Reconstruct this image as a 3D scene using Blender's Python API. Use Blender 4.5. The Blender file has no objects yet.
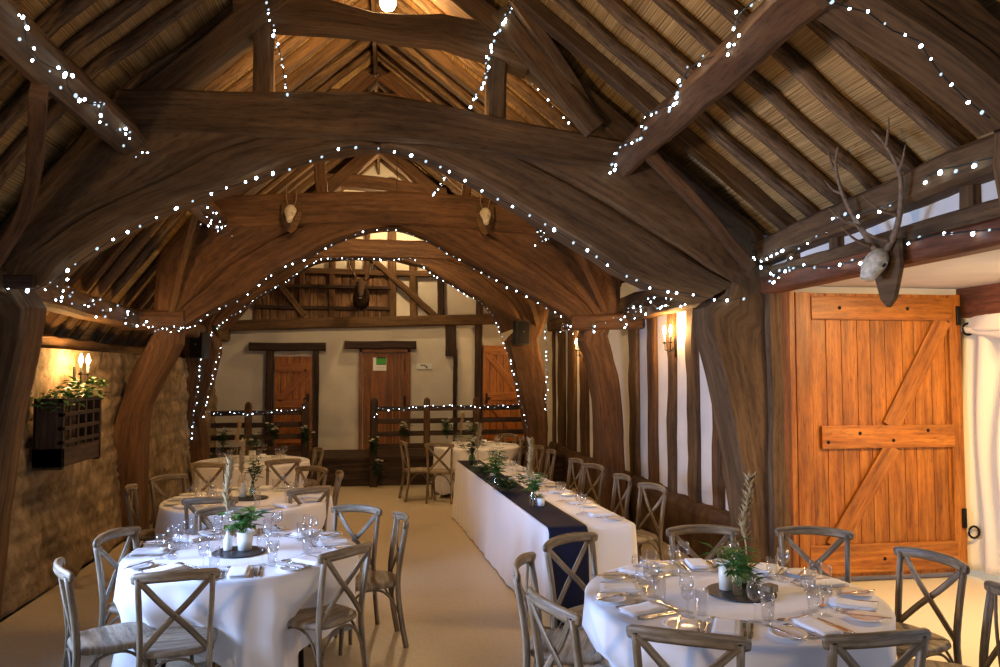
import bpy, math, random
from math import sin, cos, pi, radians as R
from mathutils import Vector as V, noise, Matrix
random.seed(7)
S = bpy.context.scene
COL = S.collection

# ------------------------------------------------------------------ camera
F_PX = 760.0; CAM = V((0, 0, 1.95)); YAW = R(8.59363); PITCH = R(2.90)
FW = V((sin(YAW)*cos(PITCH), cos(YAW)*cos(PITCH), sin(PITCH)))
RT = V((cos(YAW), -sin(YAW), 0)); UP = RT.cross(FW)
cd = bpy.data.cameras.new('camera'); cam = bpy.data.objects.new('camera', cd); COL.objects.link(cam)
cd.sensor_width = 36; cd.lens = 36*F_PX/1000; cd.clip_start = .05
cam.matrix_world = Matrix(((RT.x, UP.x, -FW.x, CAM.x), (RT.y, UP.y, -FW.y, CAM.y), (RT.z, UP.z, -FW.z, CAM.z), (0, 0, 0, 1)))
S.camera = cam
def ray(x, y): return FW + RT*((x-500)/F_PX) - UP*((y-333.5)/F_PX)
def atY(x, y, Y): r = ray(x, y); return CAM + r*(Y/r.y)
def atX(x, y, X): r = ray(x, y); return CAM + r*(X/r.x)
def atZ(x, y, Z): r = ray(x, y); return CAM + r*((Z-CAM.z)/r.z)
def XZ(pts, Y): return [(p.x, p.z) for p in (atY(x, y, Y) for x, y in pts)]

# ------------------------------------------------------------------ materials
def mat(name, base=(.5, .5, .5), rough=.6, metal=0, spec=.5):
    m = bpy.data.materials.new(name); m.use_nodes = True
    b = m.node_tree.nodes['Principled BSDF']
    b.inputs['Base Color'].default_value = (*base, 1); b.inputs['Roughness'].default_value = rough
    b.inputs['Metallic'].default_value = metal; b.inputs['Specular IOR Level'].default_value = spec
    return m
def N(m, t, **kw):
    n = m.node_tree.nodes.new(t)
    for k, v in kw.items():
        if k in n.inputs: n.inputs[k].default_value = v
        else: setattr(n, k, v)
    return n
def L(m, a, b): m.node_tree.links.new(a, b)
def ramp(m, fac, stops):
    r = N(m, 'ShaderNodeValToRGB'); e = r.color_ramp.elements
    e[0].position, e[0].color = stops[0][0], (*stops[0][1], 1); e[1].position, e[1].color = stops[-1][0], (*stops[-1][1], 1)
    for p, c in stops[1:-1]: q = e.new(p); q.color = (*c, 1)
    L(m, fac, r.inputs[0]); return r.outputs[0]
def bump(m, h, s=.3, d=.01):
    b = N(m, 'ShaderNodeBump', Strength=s, Distance=d); L(m, h, b.inputs['Height']); L(m, b.outputs[0], BS(m).inputs['Normal'])
def BS(m): return m.node_tree.nodes['Principled BSDF']
def mixc(m, fac, a, b, mode='MIX'):
    n = N(m, 'ShaderNodeMix', data_type='RGBA', blend_type=mode)
    for s, v in ((n.inputs[0], fac), (n.inputs[6], a), (n.inputs[7], b)):
        if hasattr(v, 'is_linked'): L(m, v, s)
        elif isinstance(v, (int, float)): s.default_value = v
        else: s.default_value = (*v, 1)
    return n.outputs[2]
def uvmap(m, sx, sy, obj=False):
    tc = N(m, 'ShaderNodeTexCoord'); mp = N(m, 'ShaderNodeMapping'); mp.inputs['Scale'].default_value = (sx, sy, sy if obj else 1)
    L(m, tc.outputs['Object' if obj else 'UV'], mp.inputs[0]); return mp.outputs[0]
def noise_n(m, vec, scale, detail=4, rough=.55, dist=0):
    n = N(m, 'ShaderNodeTexNoise', Scale=scale, Detail=detail, Roughness=rough, Distortion=dist); L(m, vec, n.inputs['Vector']); return n.outputs[0]
def wood(name, dark, mid, light, rough=.75, bs=.5, grain=1.0, knots=0, spec=.3, lo=.32, hi=.7, fl=.62):
    m = mat(name, mid, rough, 0, spec)
    v = uvmap(m, 1.3*grain, 22*grain); a = noise_n(m, v, 1.0, 6, .6, .15)
    v2 = uvmap(m, .6, 2.2); b = noise_n(m, v2, 1.6, 3)
    c = ramp(m, a, [(lo, dark), (.5, mid), (hi, light)])
    c2 = ramp(m, b, [(.3, (.55, .55, .55)), (.7, (1.15, 1.12, 1.08))])
    c = mixc(m, 1.0, c, c2, 'MULTIPLY')
    f = noise_n(m, uvmap(m, 7*grain, 48*grain), 1.0, 3, .7); c = mixc(m, 1.0, c, ramp(m, f, [(.34, (fl, fl, fl)), (.52, (1.03, 1.03, 1.03))]), 'MULTIPLY')
    if knots:
        vk = uvmap(m, 2.3, 4.3); vo = N(m, 'ShaderNodeTexVoronoi', Scale=1.0); vo.inputs['Randomness'].default_value = 1; L(m, vk, vo.inputs['Vector'])
        k = ramp(m, vo.outputs['Distance'], [(.03, (1, 1, 1)), (.075, (0, 0, 0))])
        c = mixc(m, k, c, tuple(x*.35 for x in dark))
    L(m, c, BS(m).inputs['Base Color']); bump(m, a, bs, .006*max(1, 1/grain))
    return m
M = {}
M['oak'] = wood('old_oak', (.070, .039, .017), (.125, .070, .029), (.178, .106, .048), .8, .4)
M['oak_red'] = wood('reddish_oak', (.066, .031, .013), (.116, .056, .022), (.172, .090, .038), .75, .4)
M['oak_dark'] = wood('blackened_oak', (.022, .013, .009), (.05, .029, .018), (.085, .052, .032), .75, .6)
M['rafter'] = wood('rafter_pole', (.06, .034, .017), (.15, .092, .045), (.27, .178, .094), .85, .9, 1.2, fl=.35)
M['softwood'] = wood('new_softwood', (.30, .15, .05), (.44, .25, .09), (.56, .34, .14), .7, .3)
M['boards'] = wood('roof_boards', (.10, .055, .025), (.22, .12, .055), (.33, .19, .09), .8, .5)
M['pine'] = wood('varnished_pine', (.29, .085, .010), (.45, .155, .018), (.58, .235, .036), .42, .25, .9, 1, .45)
M['pine_dark'] = wood('stained_pine', (.17, .062, .016), (.28, .105, .027), (.37, .155, .045), .5, .3, .9, 1, .4)
M['frame_red'] = wood('painted_oak_frame', (.11, .036, .015), (.18, .062, .025), (.24, .09, .036), .55, .3)
M['chair'] = wood('limed_chair_wood', (.085, .057, .03), (.225, .168, .098), (.52, .45, .335), .5, .4, 1.5, 0, .5, .34, .70)
M['seatw'] = wood('limed_seat_wood', (.14, .105, .07), (.27, .215, .145), (.44, .38, .29), .55, .35, 1.2, 0, .45)
# reed ceiling
m = M['reed'] = mat('reed_thatch', (.4, .25, .1), .85, 0, .15)
v = uvmap(m, .7, 120); a = noise_n(m, v, 1.0, 2, .5)
b = noise_n(m, uvmap(m, 1.2, 3), 1.2, 3)
c = ramp(m, a, [(.3, (.14, .075, .024)), (.48, (.44, .27, .10)), (.7, (.64, .43, .19))])
c = mixc(m, 1.0, c, ramp(m, b, [(.3, (.6, .58, .55)), (.7, (1.1, 1.1, 1.05))]), 'MULTIPLY')
L(m, c, BS(m).inputs['Base Color']); bump(m, a, .9, .012)
# plaster
m = M['plaster'] = mat('cream_limewash', (.7, .66, .55), .9, 0, .2)
a = noise_n(m, uvmap(m, 1, 1, True), 2.2, 6); b = noise_n(m, uvmap(m, 1, 1, True), .7, 2)
L(m, ramp(m, a, [(.3, (.58, .54, .44)), (.7, (.70, .665, .56))]), BS(m).inputs['Base Color']); bump(m, a, .25, .02)
m = M['plaster_white'] = mat('white_plaster', (.8, .78, .74), .9, 0, .2)
a = noise_n(m, uvmap(m, 1, 1, True), 2.5, 5); L(m, ramp(m, a, [(.3, (.66, .645, .60)), (.7, (.78, .765, .73))]), BS(m).inputs['Base Color']); bump(m, a, .2, .02)
m = M['plinth'] = mat('earth_plinth', (.16, .1, .055), .95, 0, .1)
a = noise_n(m, uvmap(m, 1, 1, True), 5, 6); L(m, ramp(m, a, [(.3, (.05, .03, .018)), (.7, (.12, .075, .043))]), BS(m).inputs['Base Color']); bump(m, a, .5, .03)
# stone
m = M['stone'] = mat('limestone_rubble', (.4, .3, .18), .92, 0, .15)
vc = N(m, 'ShaderNodeVertexColor', layer_name='blk'); o = uvmap(m, 1, 1, True)
a = noise_n(m, o, 9, 8, .65); b = noise_n(m, o, 2.0, 3)
c = mixc(m, 1.0, ramp(m, a, [(.28, (.13, .09, .05)), (.5, (.27, .20, .12)), (.72, (.40, .31, .20))]), vc.outputs[0], 'MULTIPLY')
L(m, c, BS(m).inputs['Base Color']); bump(m, a, .7, .025)
# floor
m = M['floor'] = mat('cream_vinyl_floor', (.6, .5, .34), .42, 0, .4)
o = uvmap(m, 1, 1, True); a = noise_n(m, o, .9, 4); b = noise_n(m, o, 30, 4)
c = mixc(m, .25, ramp(m, a, [(.3, (.52, .43, .29)), (.7, (.60, .51, .36))]), ramp(m, b, [(.35, (.4, .33, .22)), (.65, (.66, .57, .42))]))
L(m, c, BS(m).inputs['Base Color']); L(m, ramp(m, a, [(.3, (.34,)*3), (.7, (.5,)*3)]), BS(m).inputs['Roughness'])
M['floor_pale'] = mat('cream_floor_lit', (.74, .66, .46), .6, 0, .3)  # barn floor cream made paler, porch lamp brightness put into the colour
# cloth
def cloth(name, col, sheen=.2, rough=.85):
    m = mat(name, col, rough, 0, .2); BS(m).inputs['Sheen Weight'].default_value = sheen
    o = uvmap(m, 1, 1, True); a = noise_n(m, o, 6, 4); bump(m, a, .15, .012); return m
M['linen'] = cloth('white_linen', (.80, .79, .79)); M['napkin'] = cloth('white_napkin_linen', (.82, .82, .83))
M['navy'] = cloth('navy_satin', (.004, .007, .030), 0, .7); M['drape'] = cloth('cream_voile', (.82, .74, .52))
M['iron'] = mat('black_iron', (.012, .011, .010), .5, .6); M['blackp'] = mat('black_plastic', (.012, .012, .013), .45)
M['steel'] = mat('polished_steel', (.62, .6, .56), .22, 1); M['china'] = mat('white_china', (.82, .82, .8), .15, 0, .6)
M['slate'] = mat('black_slate', (.02, .021, .024), .5); M['wire'] = mat('dark_green_cable', (.012, .016, .012), .6)
M['white'] = mat('white_paper', (.85, .86, .82), .7); M['green_ink'] = mat('green_print', (.05, .36, .03), .6)
M['ink'] = mat('dark_print', (.02, .02, .02), .6); M['bone'] = mat('old_bone', (.62, .56, .42), .7)
M['antler'] = mat('antler', (.20, .13, .075), .65); M['fur'] = mat('stag_fur', (.07, .045, .03), .95, 0, .1)
for k in ('bone', 'antler', 'fur'):
    m = M[k]; a = noise_n(m, uvmap(m, 1, 1, True), 30, 5); c0 = BS(m).inputs['Base Color'].default_value[:3]
    L(m, ramp(m, a, [(.3, tuple(x*.55 for x in c0)), (.7, tuple(min(1, x*1.25) for x in c0))]), BS(m).inputs['Base Color']); bump(m, a, .3, .01)
def leafm(name, c1, c2):
    m = mat(name, c1, .5, 0, .4); a = noise_n(m, uvmap(m, 1, 1, True), 14, 3)
    L(m, ramp(m, a, [(.3, c1), (.7, c2)]), BS(m).inputs['Base Color']); return m
M['leaf'] = leafm('green_leaf', (.025, .10, .018), (.10, .26, .05)); M['leaf_dark'] = leafm('dark_leaf', (.012, .04, .012), (.04, .10, .03))
M['dry'] = leafm('dried_grass', (.34, .24, .11), (.55, .43, .24)); M['petal'] = leafm('white_petal', (.7, .68, .58), (.85, .83, .76))
M['ceramic'] = mat('pale_ceramic', (.72, .74, .66), .35); M['gpot'] = mat('white_pot', (.8, .84, .86), .35)
def glass(name, tint=(1, 1, 1), gl=.16):
    m = bpy.data.materials.new(name); m.use_nodes = True; nt = m.node_tree; nt.nodes.remove(nt.nodes['Principled BSDF'])
    t = N(m, 'ShaderNodeBsdfTransparent'); t.inputs[0].default_value = (*tint, 1); g = N(m, 'ShaderNodeBsdfGlossy', Roughness=.04)
    fr = N(m, 'ShaderNodeLayerWeight', Blend=.28); mx = N(m, 'ShaderNodeMixShader')
    r = N(m, 'ShaderNodeMapRange'); L(m, fr.outputs['Facing'], r.inputs[0]); r.inputs[3].default_value = .03; r.inputs[4].default_value = .45
    L(m, r.outputs[0], mx.inputs[0]); L(m, t.outputs[0], mx.inputs[1]); L(m, g.outputs[0], mx.inputs[2]); L(m, mx.outputs[0], nt.nodes['Material Output'].inputs[0]); return m
M['glass'] = glass('clear_glass', (.985, .988, .99)); M['glass_green'] = glass('green_glass', (.62, .74, .60))
def emit(name, col, s):
    m = bpy.data.materials.new(name); m.use_nodes = True; nt = m.node_tree; nt.nodes.remove(nt.nodes['Principled BSDF'])
    e = N(m, 'ShaderNodeEmission', Strength=s); e.inputs[0].default_value = (*col, 1); L(m, e.outputs[0], nt.nodes['Material Output'].inputs[0]); return m
M['led'] = emit('cool_led', (.62, .82, 1), 22); M['led'].cycles.emission_sampling = 'NONE'
M['led_dim'] = emit('dim_led', (.66, .84, 1), 1.1); M['led_dim'].cycles.emission_sampling = 'NONE'; M['bulb_b'] = emit('warm_bulb_rear', (1, .67, .34), 1); M['bulb_added'] = emit('added_fill_bulb', (1, .74, .44), 1); M['bulb'] = emit('warm_bulb', (1, .60, .25), 1); M['candle'] = emit('warm_candle_bulb', (1, .55, .20), 1)

# ------------------------------------------------------------------ mesh builder
class MB:
    def __init__(s): s.v = []; s.f = []; s.uv = []; s.mi = []
    def add(s, verts, faces, uvs=None, mi=0):
        o = len(s.v); s.v += [tuple(p) for p in verts]
        for i, f in enumerate(faces):
            s.f.append([o+k for k in f]); s.uv.append(uvs[i] if uvs else [(verts[k][0]+verts[k][1]*.37, verts[k][2]) for k in f]); s.mi.append(mi)
    def build(s, name, mats, parent=None, smooth=False, loc=None):
        me = bpy.data.meshes.new(name); me.from_pydata(s.v, [], s.f); u = me.uv_layers.new(name='UVMap')
        k = 0
        for f in s.uv:
            for c in f: u.data[k].uv = c; k += 1
        for q in (mats if isinstance(mats, (list, tuple)) else [mats]): me.materials.append(M[q] if isinstance(q, str) else q)
        for p, i in zip(me.polygons, s.mi): p.material_index = i; p.use_smooth = smooth
        me.update(); o = bpy.data.objects.new(name, me); COL.objects.link(o)
        if parent: o.parent = parent
        if loc: o.location = loc
        return o
CH = .28
def prof(c=CH): return [(1, -1+c), (1, 1-c), (1-c, 1), (-1+c, 1), (-1, 1-c), (-1, -1+c), (-1+c, -1), (1-c, -1)]
def ngon(n): return [(cos(2*pi*i/n), sin(2*pi*i/n)) for i in range(n)]
def loft(mb, C, A, B, pr=None, wob=0, seed=0, caps=True, mi=0, wf=2.2):
    pr = pr or prof(); n = len(pr); rings = []; us = []; u = 0; uo = (seed*.731) % 9; vo = (seed*1.37) % 7
    for i, c in enumerate(C):
        if i: u += (V(c)-V(C[i-1])).length
        us.append(u+uo); c = V(c)
        if wob:
            q = c*wf+V((seed*3.1, seed*1.7, seed*.9)); c = c+noise.noise_vector(q)*wob
        rg = []
        for (a, b) in pr:
            p = c+A[i]*a+B[i]*b
            if wob: p = p+noise.noise_vector(p*5.5+V((seed, 0, seed)))*wob*.55
            rg.append(p)
        rings.append(rg)
    per = [0]
    for k in range(n): per.append(per[-1]+(A[0]*(pr[(k+1) % n][0]-pr[k][0])+B[0]*(pr[(k+1) % n][1]-pr[k][1])).length)
    vs = [p for r in rings for p in r]; fs = []; uv = []
    for i in range(len(C)-1):
        for k in range(n):
            k2 = (k+1) % n
            fs.append([i*n+k, i*n+k2, (i+1)*n+k2, (i+1)*n+k]); uv.append([(us[i], vo+per[k]), (us[i], vo+per[k+1]), (us[i+1], vo+per[k+1]), (us[i+1], vo+per[k])])
    if caps:
        for i, rev in ((0, True), (len(C)-1, False)):
            f = [i*n+k for k in range(n)]; f = f[::-1] if rev else f
            fs.append(f); uv.append([(uo+(V(vs[k])-V(C[i])).dot(A[i].normalized() if A[i].length else V((1, 0, 0)))*.2, vo+(V(vs[k])-V(C[i])).dot(B[i].normalized() if B[i].length else V((0, 0, 1)))) for k in f])
    # orientation: A x B should follow direction
    if A[0].cross(B[0]).dot(V(C[1])-V(C[0])) < 0: fs = [f[::-1] for f in fs]; uv = [q[::-1] for q in uv]
    mb.add(vs, fs, uv, mi)
def frames(P, up):
    T = []
    for i in range(len(P)):
        t = (P[min(i+1, len(P)-1)]-P[max(i-1, 0)]).normalized(); a = up-t*up.dot(t)
        if a.length < 1e-4: a = V((1, 0, 0))-t*t.x
        a.normalize(); T.append((a, t.cross(a)))
    return T
def beam(mb, p0, p1, w, h, up=(0, 0, 1), wob=0, seed=0, n=None, pr=None, mi=0):
    """timber from p0 to p1; h along up, w across"""
    p0, p1 = V(p0), V(p1); n = n or (max(2, int((p1-p0).length/.18)) if wob else 2)
    P = [p0.lerp(p1, i/(n-1)) for i in range(n)]; fr = frames(P, V(up))
    loft(mb, P, [f[0]*h/2 for f in fr], [f[1]*w/2 for f in fr], pr, wob, seed, mi=mi)
def box(mb, x0, x1, y0, y1, z0, z1, c=.02, mi=0, axis=2):
    if axis == 2: beam(mb, ((x0+x1)/2, (y0+y1)/2, z0), ((x0+x1)/2, (y0+y1)/2, z1), abs(x1-x0), abs(y1-y0), (0, 1, 0), pr=prof(c), mi=mi, seed=random.random()*60)
    elif axis == 0: beam(mb, (x0, (y0+y1)/2, (z0+z1)/2), (x1, (y0+y1)/2, (z0+z1)/2), abs(y1-y0), abs(z1-z0), (0, 0, 1), pr=prof(c), mi=mi, seed=random.random()*60)
    else: beam(mb, ((x0+x1)/2, y0, (z0+z1)/2), ((x0+x1)/2, y1, (z0+z1)/2), abs(x1-x0), abs(z1-z0), (0, 0, 1), pr=prof(c), mi=mi)
def resample(P, n):
    P = [V(p) for p in P]; d = [0]
    for a, b in zip(P, P[1:]): d.append(d[-1]+(b-a).length)
    out = []
    for i in range(n):
        t = d[-1]*i/(n-1); k = 0
        while k < len(P)-2 and d[k+1] < t: k += 1
        out.append(P[k].lerp(P[k+1], (t-d[k])/max(1e-9, d[k+1]-d[k])))
    return out
def smooth_path(P, n):
    P = [V(p) for p in P]; Q = [P[0]]+P+[P[-1]]; out = []
    per = max(2, n//(len(P)-1))
    for i in range(len(P)-1):
        a, b, c, d = Q[i:i+4]
        for k in range(per):
            t = k/per
            out.append(.5*((2*b)+(c-a)*t+(2*a-5*b+4*c-d)*t*t+(3*b-a-3*c+d)*t**3))
    return out+[P[-1]]
def strip(mb, inner, outer, y0, y1, n=22, wob=.015, seed=0, pr=None):
    """timber cut as a curved slab: XZ edge lines, real thickness in Y"""
    I = resample([(x, 0, z) for x, z in inner], n); O = resample([(x, 0, z) for x, z in outer], n)
    C = [(a+b)/2+V((0, (y0+y1)/2, 0)) for a, b in zip(I, O)]
    loft(mb, C, [(b-a)/2 for a, b in zip(I, O)], [V((0, (y1-y0)/2, 0))]*n, pr or prof(.16), wob, seed)
def tube(mb, P, r, n=8, mi=0, up=(0, 0, 1), wob=0, seed=0):
    P = [V(p) for p in P]; rr = r if isinstance(r, (list, tuple)) else [r]*len(P); up = V(up)
    t = (P[-1]-P[0]).normalized()
    if abs(t.dot(up)) > .95: up = V((1, 0, 0)) if abs(t.x) < .8 else V((0, 1, 0))
    fr = frames(P, up); loft(mb, P, [f[0]*q for f, q in zip(fr, rr)], [f[1]*q for f, q in zip(fr, rr)], ngon(n), wob, seed, mi=mi)
def lathe(mb, pr, n=16, c=(0, 0, 0), mi=0):
    vs = []; fs = []; c = V(c)
    for r, z in pr:
        for k in range(n): vs.append(c+V((r*cos(2*pi*k/n), r*sin(2*pi*k/n), z)))
    for i in range(len(pr)-1):
        for k in range(n): k2 = (k+1) % n; fs.append([i*n+k, i*n+k2, (i+1)*n+k2, (i+1)*n+k])
    mb.add(vs, fs, None, mi)
def ball(mb, c, r, n=10, m=6, mi=0, sc=(1, 1, 1)):
    c = V(c); vs = []; fs = []
    for i in range(m+1):
        t = pi*i/m
        for k in range(n): vs.append(c+V((r*sc[0]*sin(t)*cos(2*pi*k/n), r*sc[1]*sin(t)*sin(2*pi*k/n), -r*sc[2]*cos(t))))
    for i in range(m):
        for k in range(n): k2 = (k+1) % n; fs.append([i*n+k, i*n+k2, (i+1)*n+k2, (i+1)*n+k])
    mb.add(vs, fs, None, mi)
def leaf(mb, p, d, l, w, mi=0, droop=.25):
    p = V(p); d = V(d).normalized(); s = d.cross(V((0, 0, 1)))
    s = s.normalized() if s.length > .05 else V((1, 0, 0)); u = s.cross(d)
    a = p+d*l*.45-V((0, 0, 1))*droop*l*.12; b = p+d*l-V((0, 0, 1))*droop*l*.5
    mb.add([p, a+s*w/2+u*w*.18, b, a-s*w/2+u*w*.18, a], [[0, 4, 1], [1, 4, 2], [0, 3, 4], [3, 2, 4]], None, mi)

# ------------------------------------------------------------------ things
def tag(o, label, cat, group=None, kind=None):
    o['label'] = label; o['category'] = cat
    if group: o['group'] = group
    if kind: o['kind'] = kind
    return o
def thing(name, label, cat, loc=(0, 0, 0), rz=0, group=None, kind=None):
    o = bpy.data.objects.new(name, None); COL.objects.link(o); o.empty_display_size = .1
    o.location = loc; o.rotation_euler = (0, 0, rz); return tag(o, label, cat, group, kind)
def dup(src, loc, rz=0, label=None, group=None, scale=None):
    r = src.copy(); COL.objects.link(r); r.location = loc; r.rotation_euler = (0, 0, rz)
    if label: r['label'] = label
    if group: r['group'] = group
    if scale: r.scale = scale
    for ch in list(src.children):
        c = ch.copy(); COL.objects.link(c); c.parent = r
        for g in list(ch.children): d = g.copy(); COL.objects.link(d); d.parent = c
    return r

# ================================================================== SETTING
YA = (3.2, 6.4, 9.6, 12.8); YB = 14.6; HT = .17          # truss planes, gable plane, half thickness of truss timber
mb = MB(); box(mb, -3.7, 3.45, -4, YB+.2, -.12, 0, .0, axis=2); floor = mb.build('floor', 'floor'); tag(floor, 'smooth cream floor running down the barn between the tables', 'floor', kind='structure')
mb = MB(); box(mb, 3.45, 7.5, 2.6, 7.2, -.12, .0, 0); o = mb.build('floor_porch', 'floor_pale'); tag(o, 'brightly lit cream floor of the porch by the barn door', 'floor', kind='structure')

# roof profile (underside of the thatch): ridge, purlin line, eaves
ROOF_R = [(-.15, 6.02), (2.22, 4.16), (3.5, 3.16)]; ROOF_L = [(-.15, 6.02), (-2.22, 4.16), (-3.62, 2.27)]
def roofpt(P, t):                                   # t in metres down the slope
    a, b, c = (V((x, 0, z)) for x, z in P); l1 = (b-a).length
    return a.lerp(b, t/l1) if t < l1 else b+(c-b).normalized()*(t-l1)
def rooflen(P):
    a, b, c = (V((x, 0, z)) for x, z in P); return (b-a).length+(c-b).length
ceil = {}
for side, P, lab in (('left', ROOF_L, 'reed-lined roof slope above the stone wall with its rafters'), ('right', ROOF_R, 'reed-lined roof slope above the barn door with its rafters')):
    root = thing('ceiling_'+side, lab, 'ceiling', kind='structure'); ceil[side] = root
    mb = MB(); tl = rooflen(P); nt = 14; ny = 24; vs = []; fs = []; uv = []
    for lay in (0, .06):
        for i in range(nt+1):
            for j in range(ny+1):
                p = roofpt(P, tl*i/nt); y = -2+(YB+2)*j/ny; vs.append((p.x, y, p.z+lay+.012*noise.noise(V((i*.9, j*.8, lay)))))
    for i in range(nt):
        for j in range(ny):
            for lay in (0, 1):
                o0 = lay*(nt+1)*(ny+1); q = [o0+i*(ny+1)+j, o0+(i+1)*(ny+1)+j, o0+(i+1)*(ny+1)+j+1, o0+i*(ny+1)+j+1]
                if (side == 'left') == (lay == 0): q = q[::-1]
                fs.append(q); uv.append([(vs[k][1], tl*(((k % ((nt+1)*(ny+1)))//(ny+1))/nt)) for k in q])
    mb.add(vs, fs, uv); mb.build('reed_lining', 'reed', root, True)
    sgn = 1 if side == 'right' else -1; y = -.9; k = 0
    while y < YB-.1:
        y += .36+.10*random.random(); k += 1
        if any(abs(y-t) < .16 for t in YA): y += .2
        if y > YB-.12: break
        mb = MB(); near = y < 9.6; w = .085+.05*random.random(); d = .10+.03*random.random(); tw = (random.random()-.5)*.22
        t0 = .02; nn = 18 if near else 10; Pt = []
        for i in range(nn):
            t = t0+(tl-.06-t0)*i/(nn-1); p = roofpt(P, t); nrm = V((-(P[1][1]-P[0][1]), 0, (P[1][0]-P[0][0]))).normalized()
            if nrm.z > 0: nrm = -nrm
            Pt.append(p+V((0, y+tw*(i/(nn-1)-.5), 0))+nrm*d*.5)
        fr = frames(Pt, V((0, 1, 0))); log = random.random() < .55
        loft(mb, Pt, [f[0]*w/2 for f in fr], [f[1]*d/2 for f in fr], ngon(9) if log else prof(.2), .022 if log else .008, k+sgn*40)
        mb.build('rafter', 'rafter' if (log or random.random() < .5) else 'oak', root, log)
    # purlins, bay by bay, and the ridge board
    for j, (a, b) in enumerate(((-.9, 3.2), (3.2, 6.4), (6.4, 9.6), (9.6, 12.8), (12.8, 14.6))):
        mb = MB(); x0, z0 = (2.0, 3.80)
        beam(mb, (sgn*2.02, a, 3.80), (sgn*2.02, b, 3.78), (.235 if sgn < 0 else .22), .25, (.62*sgn, 0, .78), .02, 70+j+sgn*9, n=16); mb.build('purlin', 'oak_red' if side == 'right' and j == 1 else 'oak', root)
mb = MB(); beam(mb, (-.15, -1, 5.86), (-.15, YB, 5.86), .05, .26); o = mb.build('ridge_board', 'oak', ceil['left'])
# wall plates
mb = MB(); beam(mb, (-2.93, 3.0, 2.68), (-2.93, 9.6, 2.56), .2, .22, wob=.03, seed=5, n=26); mb.build('wall_plate', 'oak', ceil['left'])
mb = MB(); beam(mb, (-2.93, 9.6, 2.56), (-2.93, YB, 2.62), .2, .22, wob=.03, seed=6, n=22); mb.build('wall_plate', 'oak', ceil['left'])
mb = MB(); beam(mb, (3.31, -1.0, 3.34), (3.29, 6.5, 2.98), .26, .21, wob=.02, seed=8, n=44); mb.build('wall_plate', 'oak', ceil['right'])
mb = MB(); beam(mb, (3.27, 6.4, 2.86), (3.27, YB, 2.86), .24, .22, wob=.02, seed=9, n=34); mb.build('wall_plate', 'oak', ceil['right'])
mb = MB(); beam(mb, (3.12, 6.5, 2.68), (3.14, 10.4, 2.66), .16, .14, wob=.02, seed=19, n=20); mb.build('eaves_rail', 'oak', ceil['right'])
# wind braces
def brace(par, P, w, d, seed, mt='oak'):
    mb = MB(); Q = smooth_path(P, 16); fr = frames(Q, V((1, 0, 0))); loft(mb, Q, [f[0]*d/2 for f in fr], [f[1]*w/2 for f in fr], prof(.2), .012, seed); mb.build('wind_brace', mt, par)
brace(ceil['right'], [(2.06, 5.75, 3.70), (2.6, 5.92, 3.28), (3.08, 6.1, 2.86)], .15, .09, 3, 'oak_red')
brace(ceil['left'], [atX(37, 92, -2.02), atX(36, 160, -2.3), atX(22, 215, -2.58), atX(-4, 262, -2.85)], .14, .09, 4, 'oak_red')
brace(ceil['right'], [(1.02, 6.0, 5.0), (1.5, 6.2, 4.5), (1.78, 6.3, 4.1)], .17, .1, 5)
brace(ceil['right'], [(2.1, 8.75, 3.7), (2.45, 9.1, 3.25), (2.78, 9.45, 2.75)], .11, .08, 6, 'oak_red')
brace(ceil['left'], [(-2.12, 8.9, 3.72), (-2.3, 9.2, 3.3), (-2.5, 9.45, 2.65)], .07, .07, 7)
brace(ceil['right'], [(2.1, 12.1, 3.7), (2.35, 12.4, 3.25), (2.55, 12.6, 2.75)], .11, .08, 8)

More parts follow.
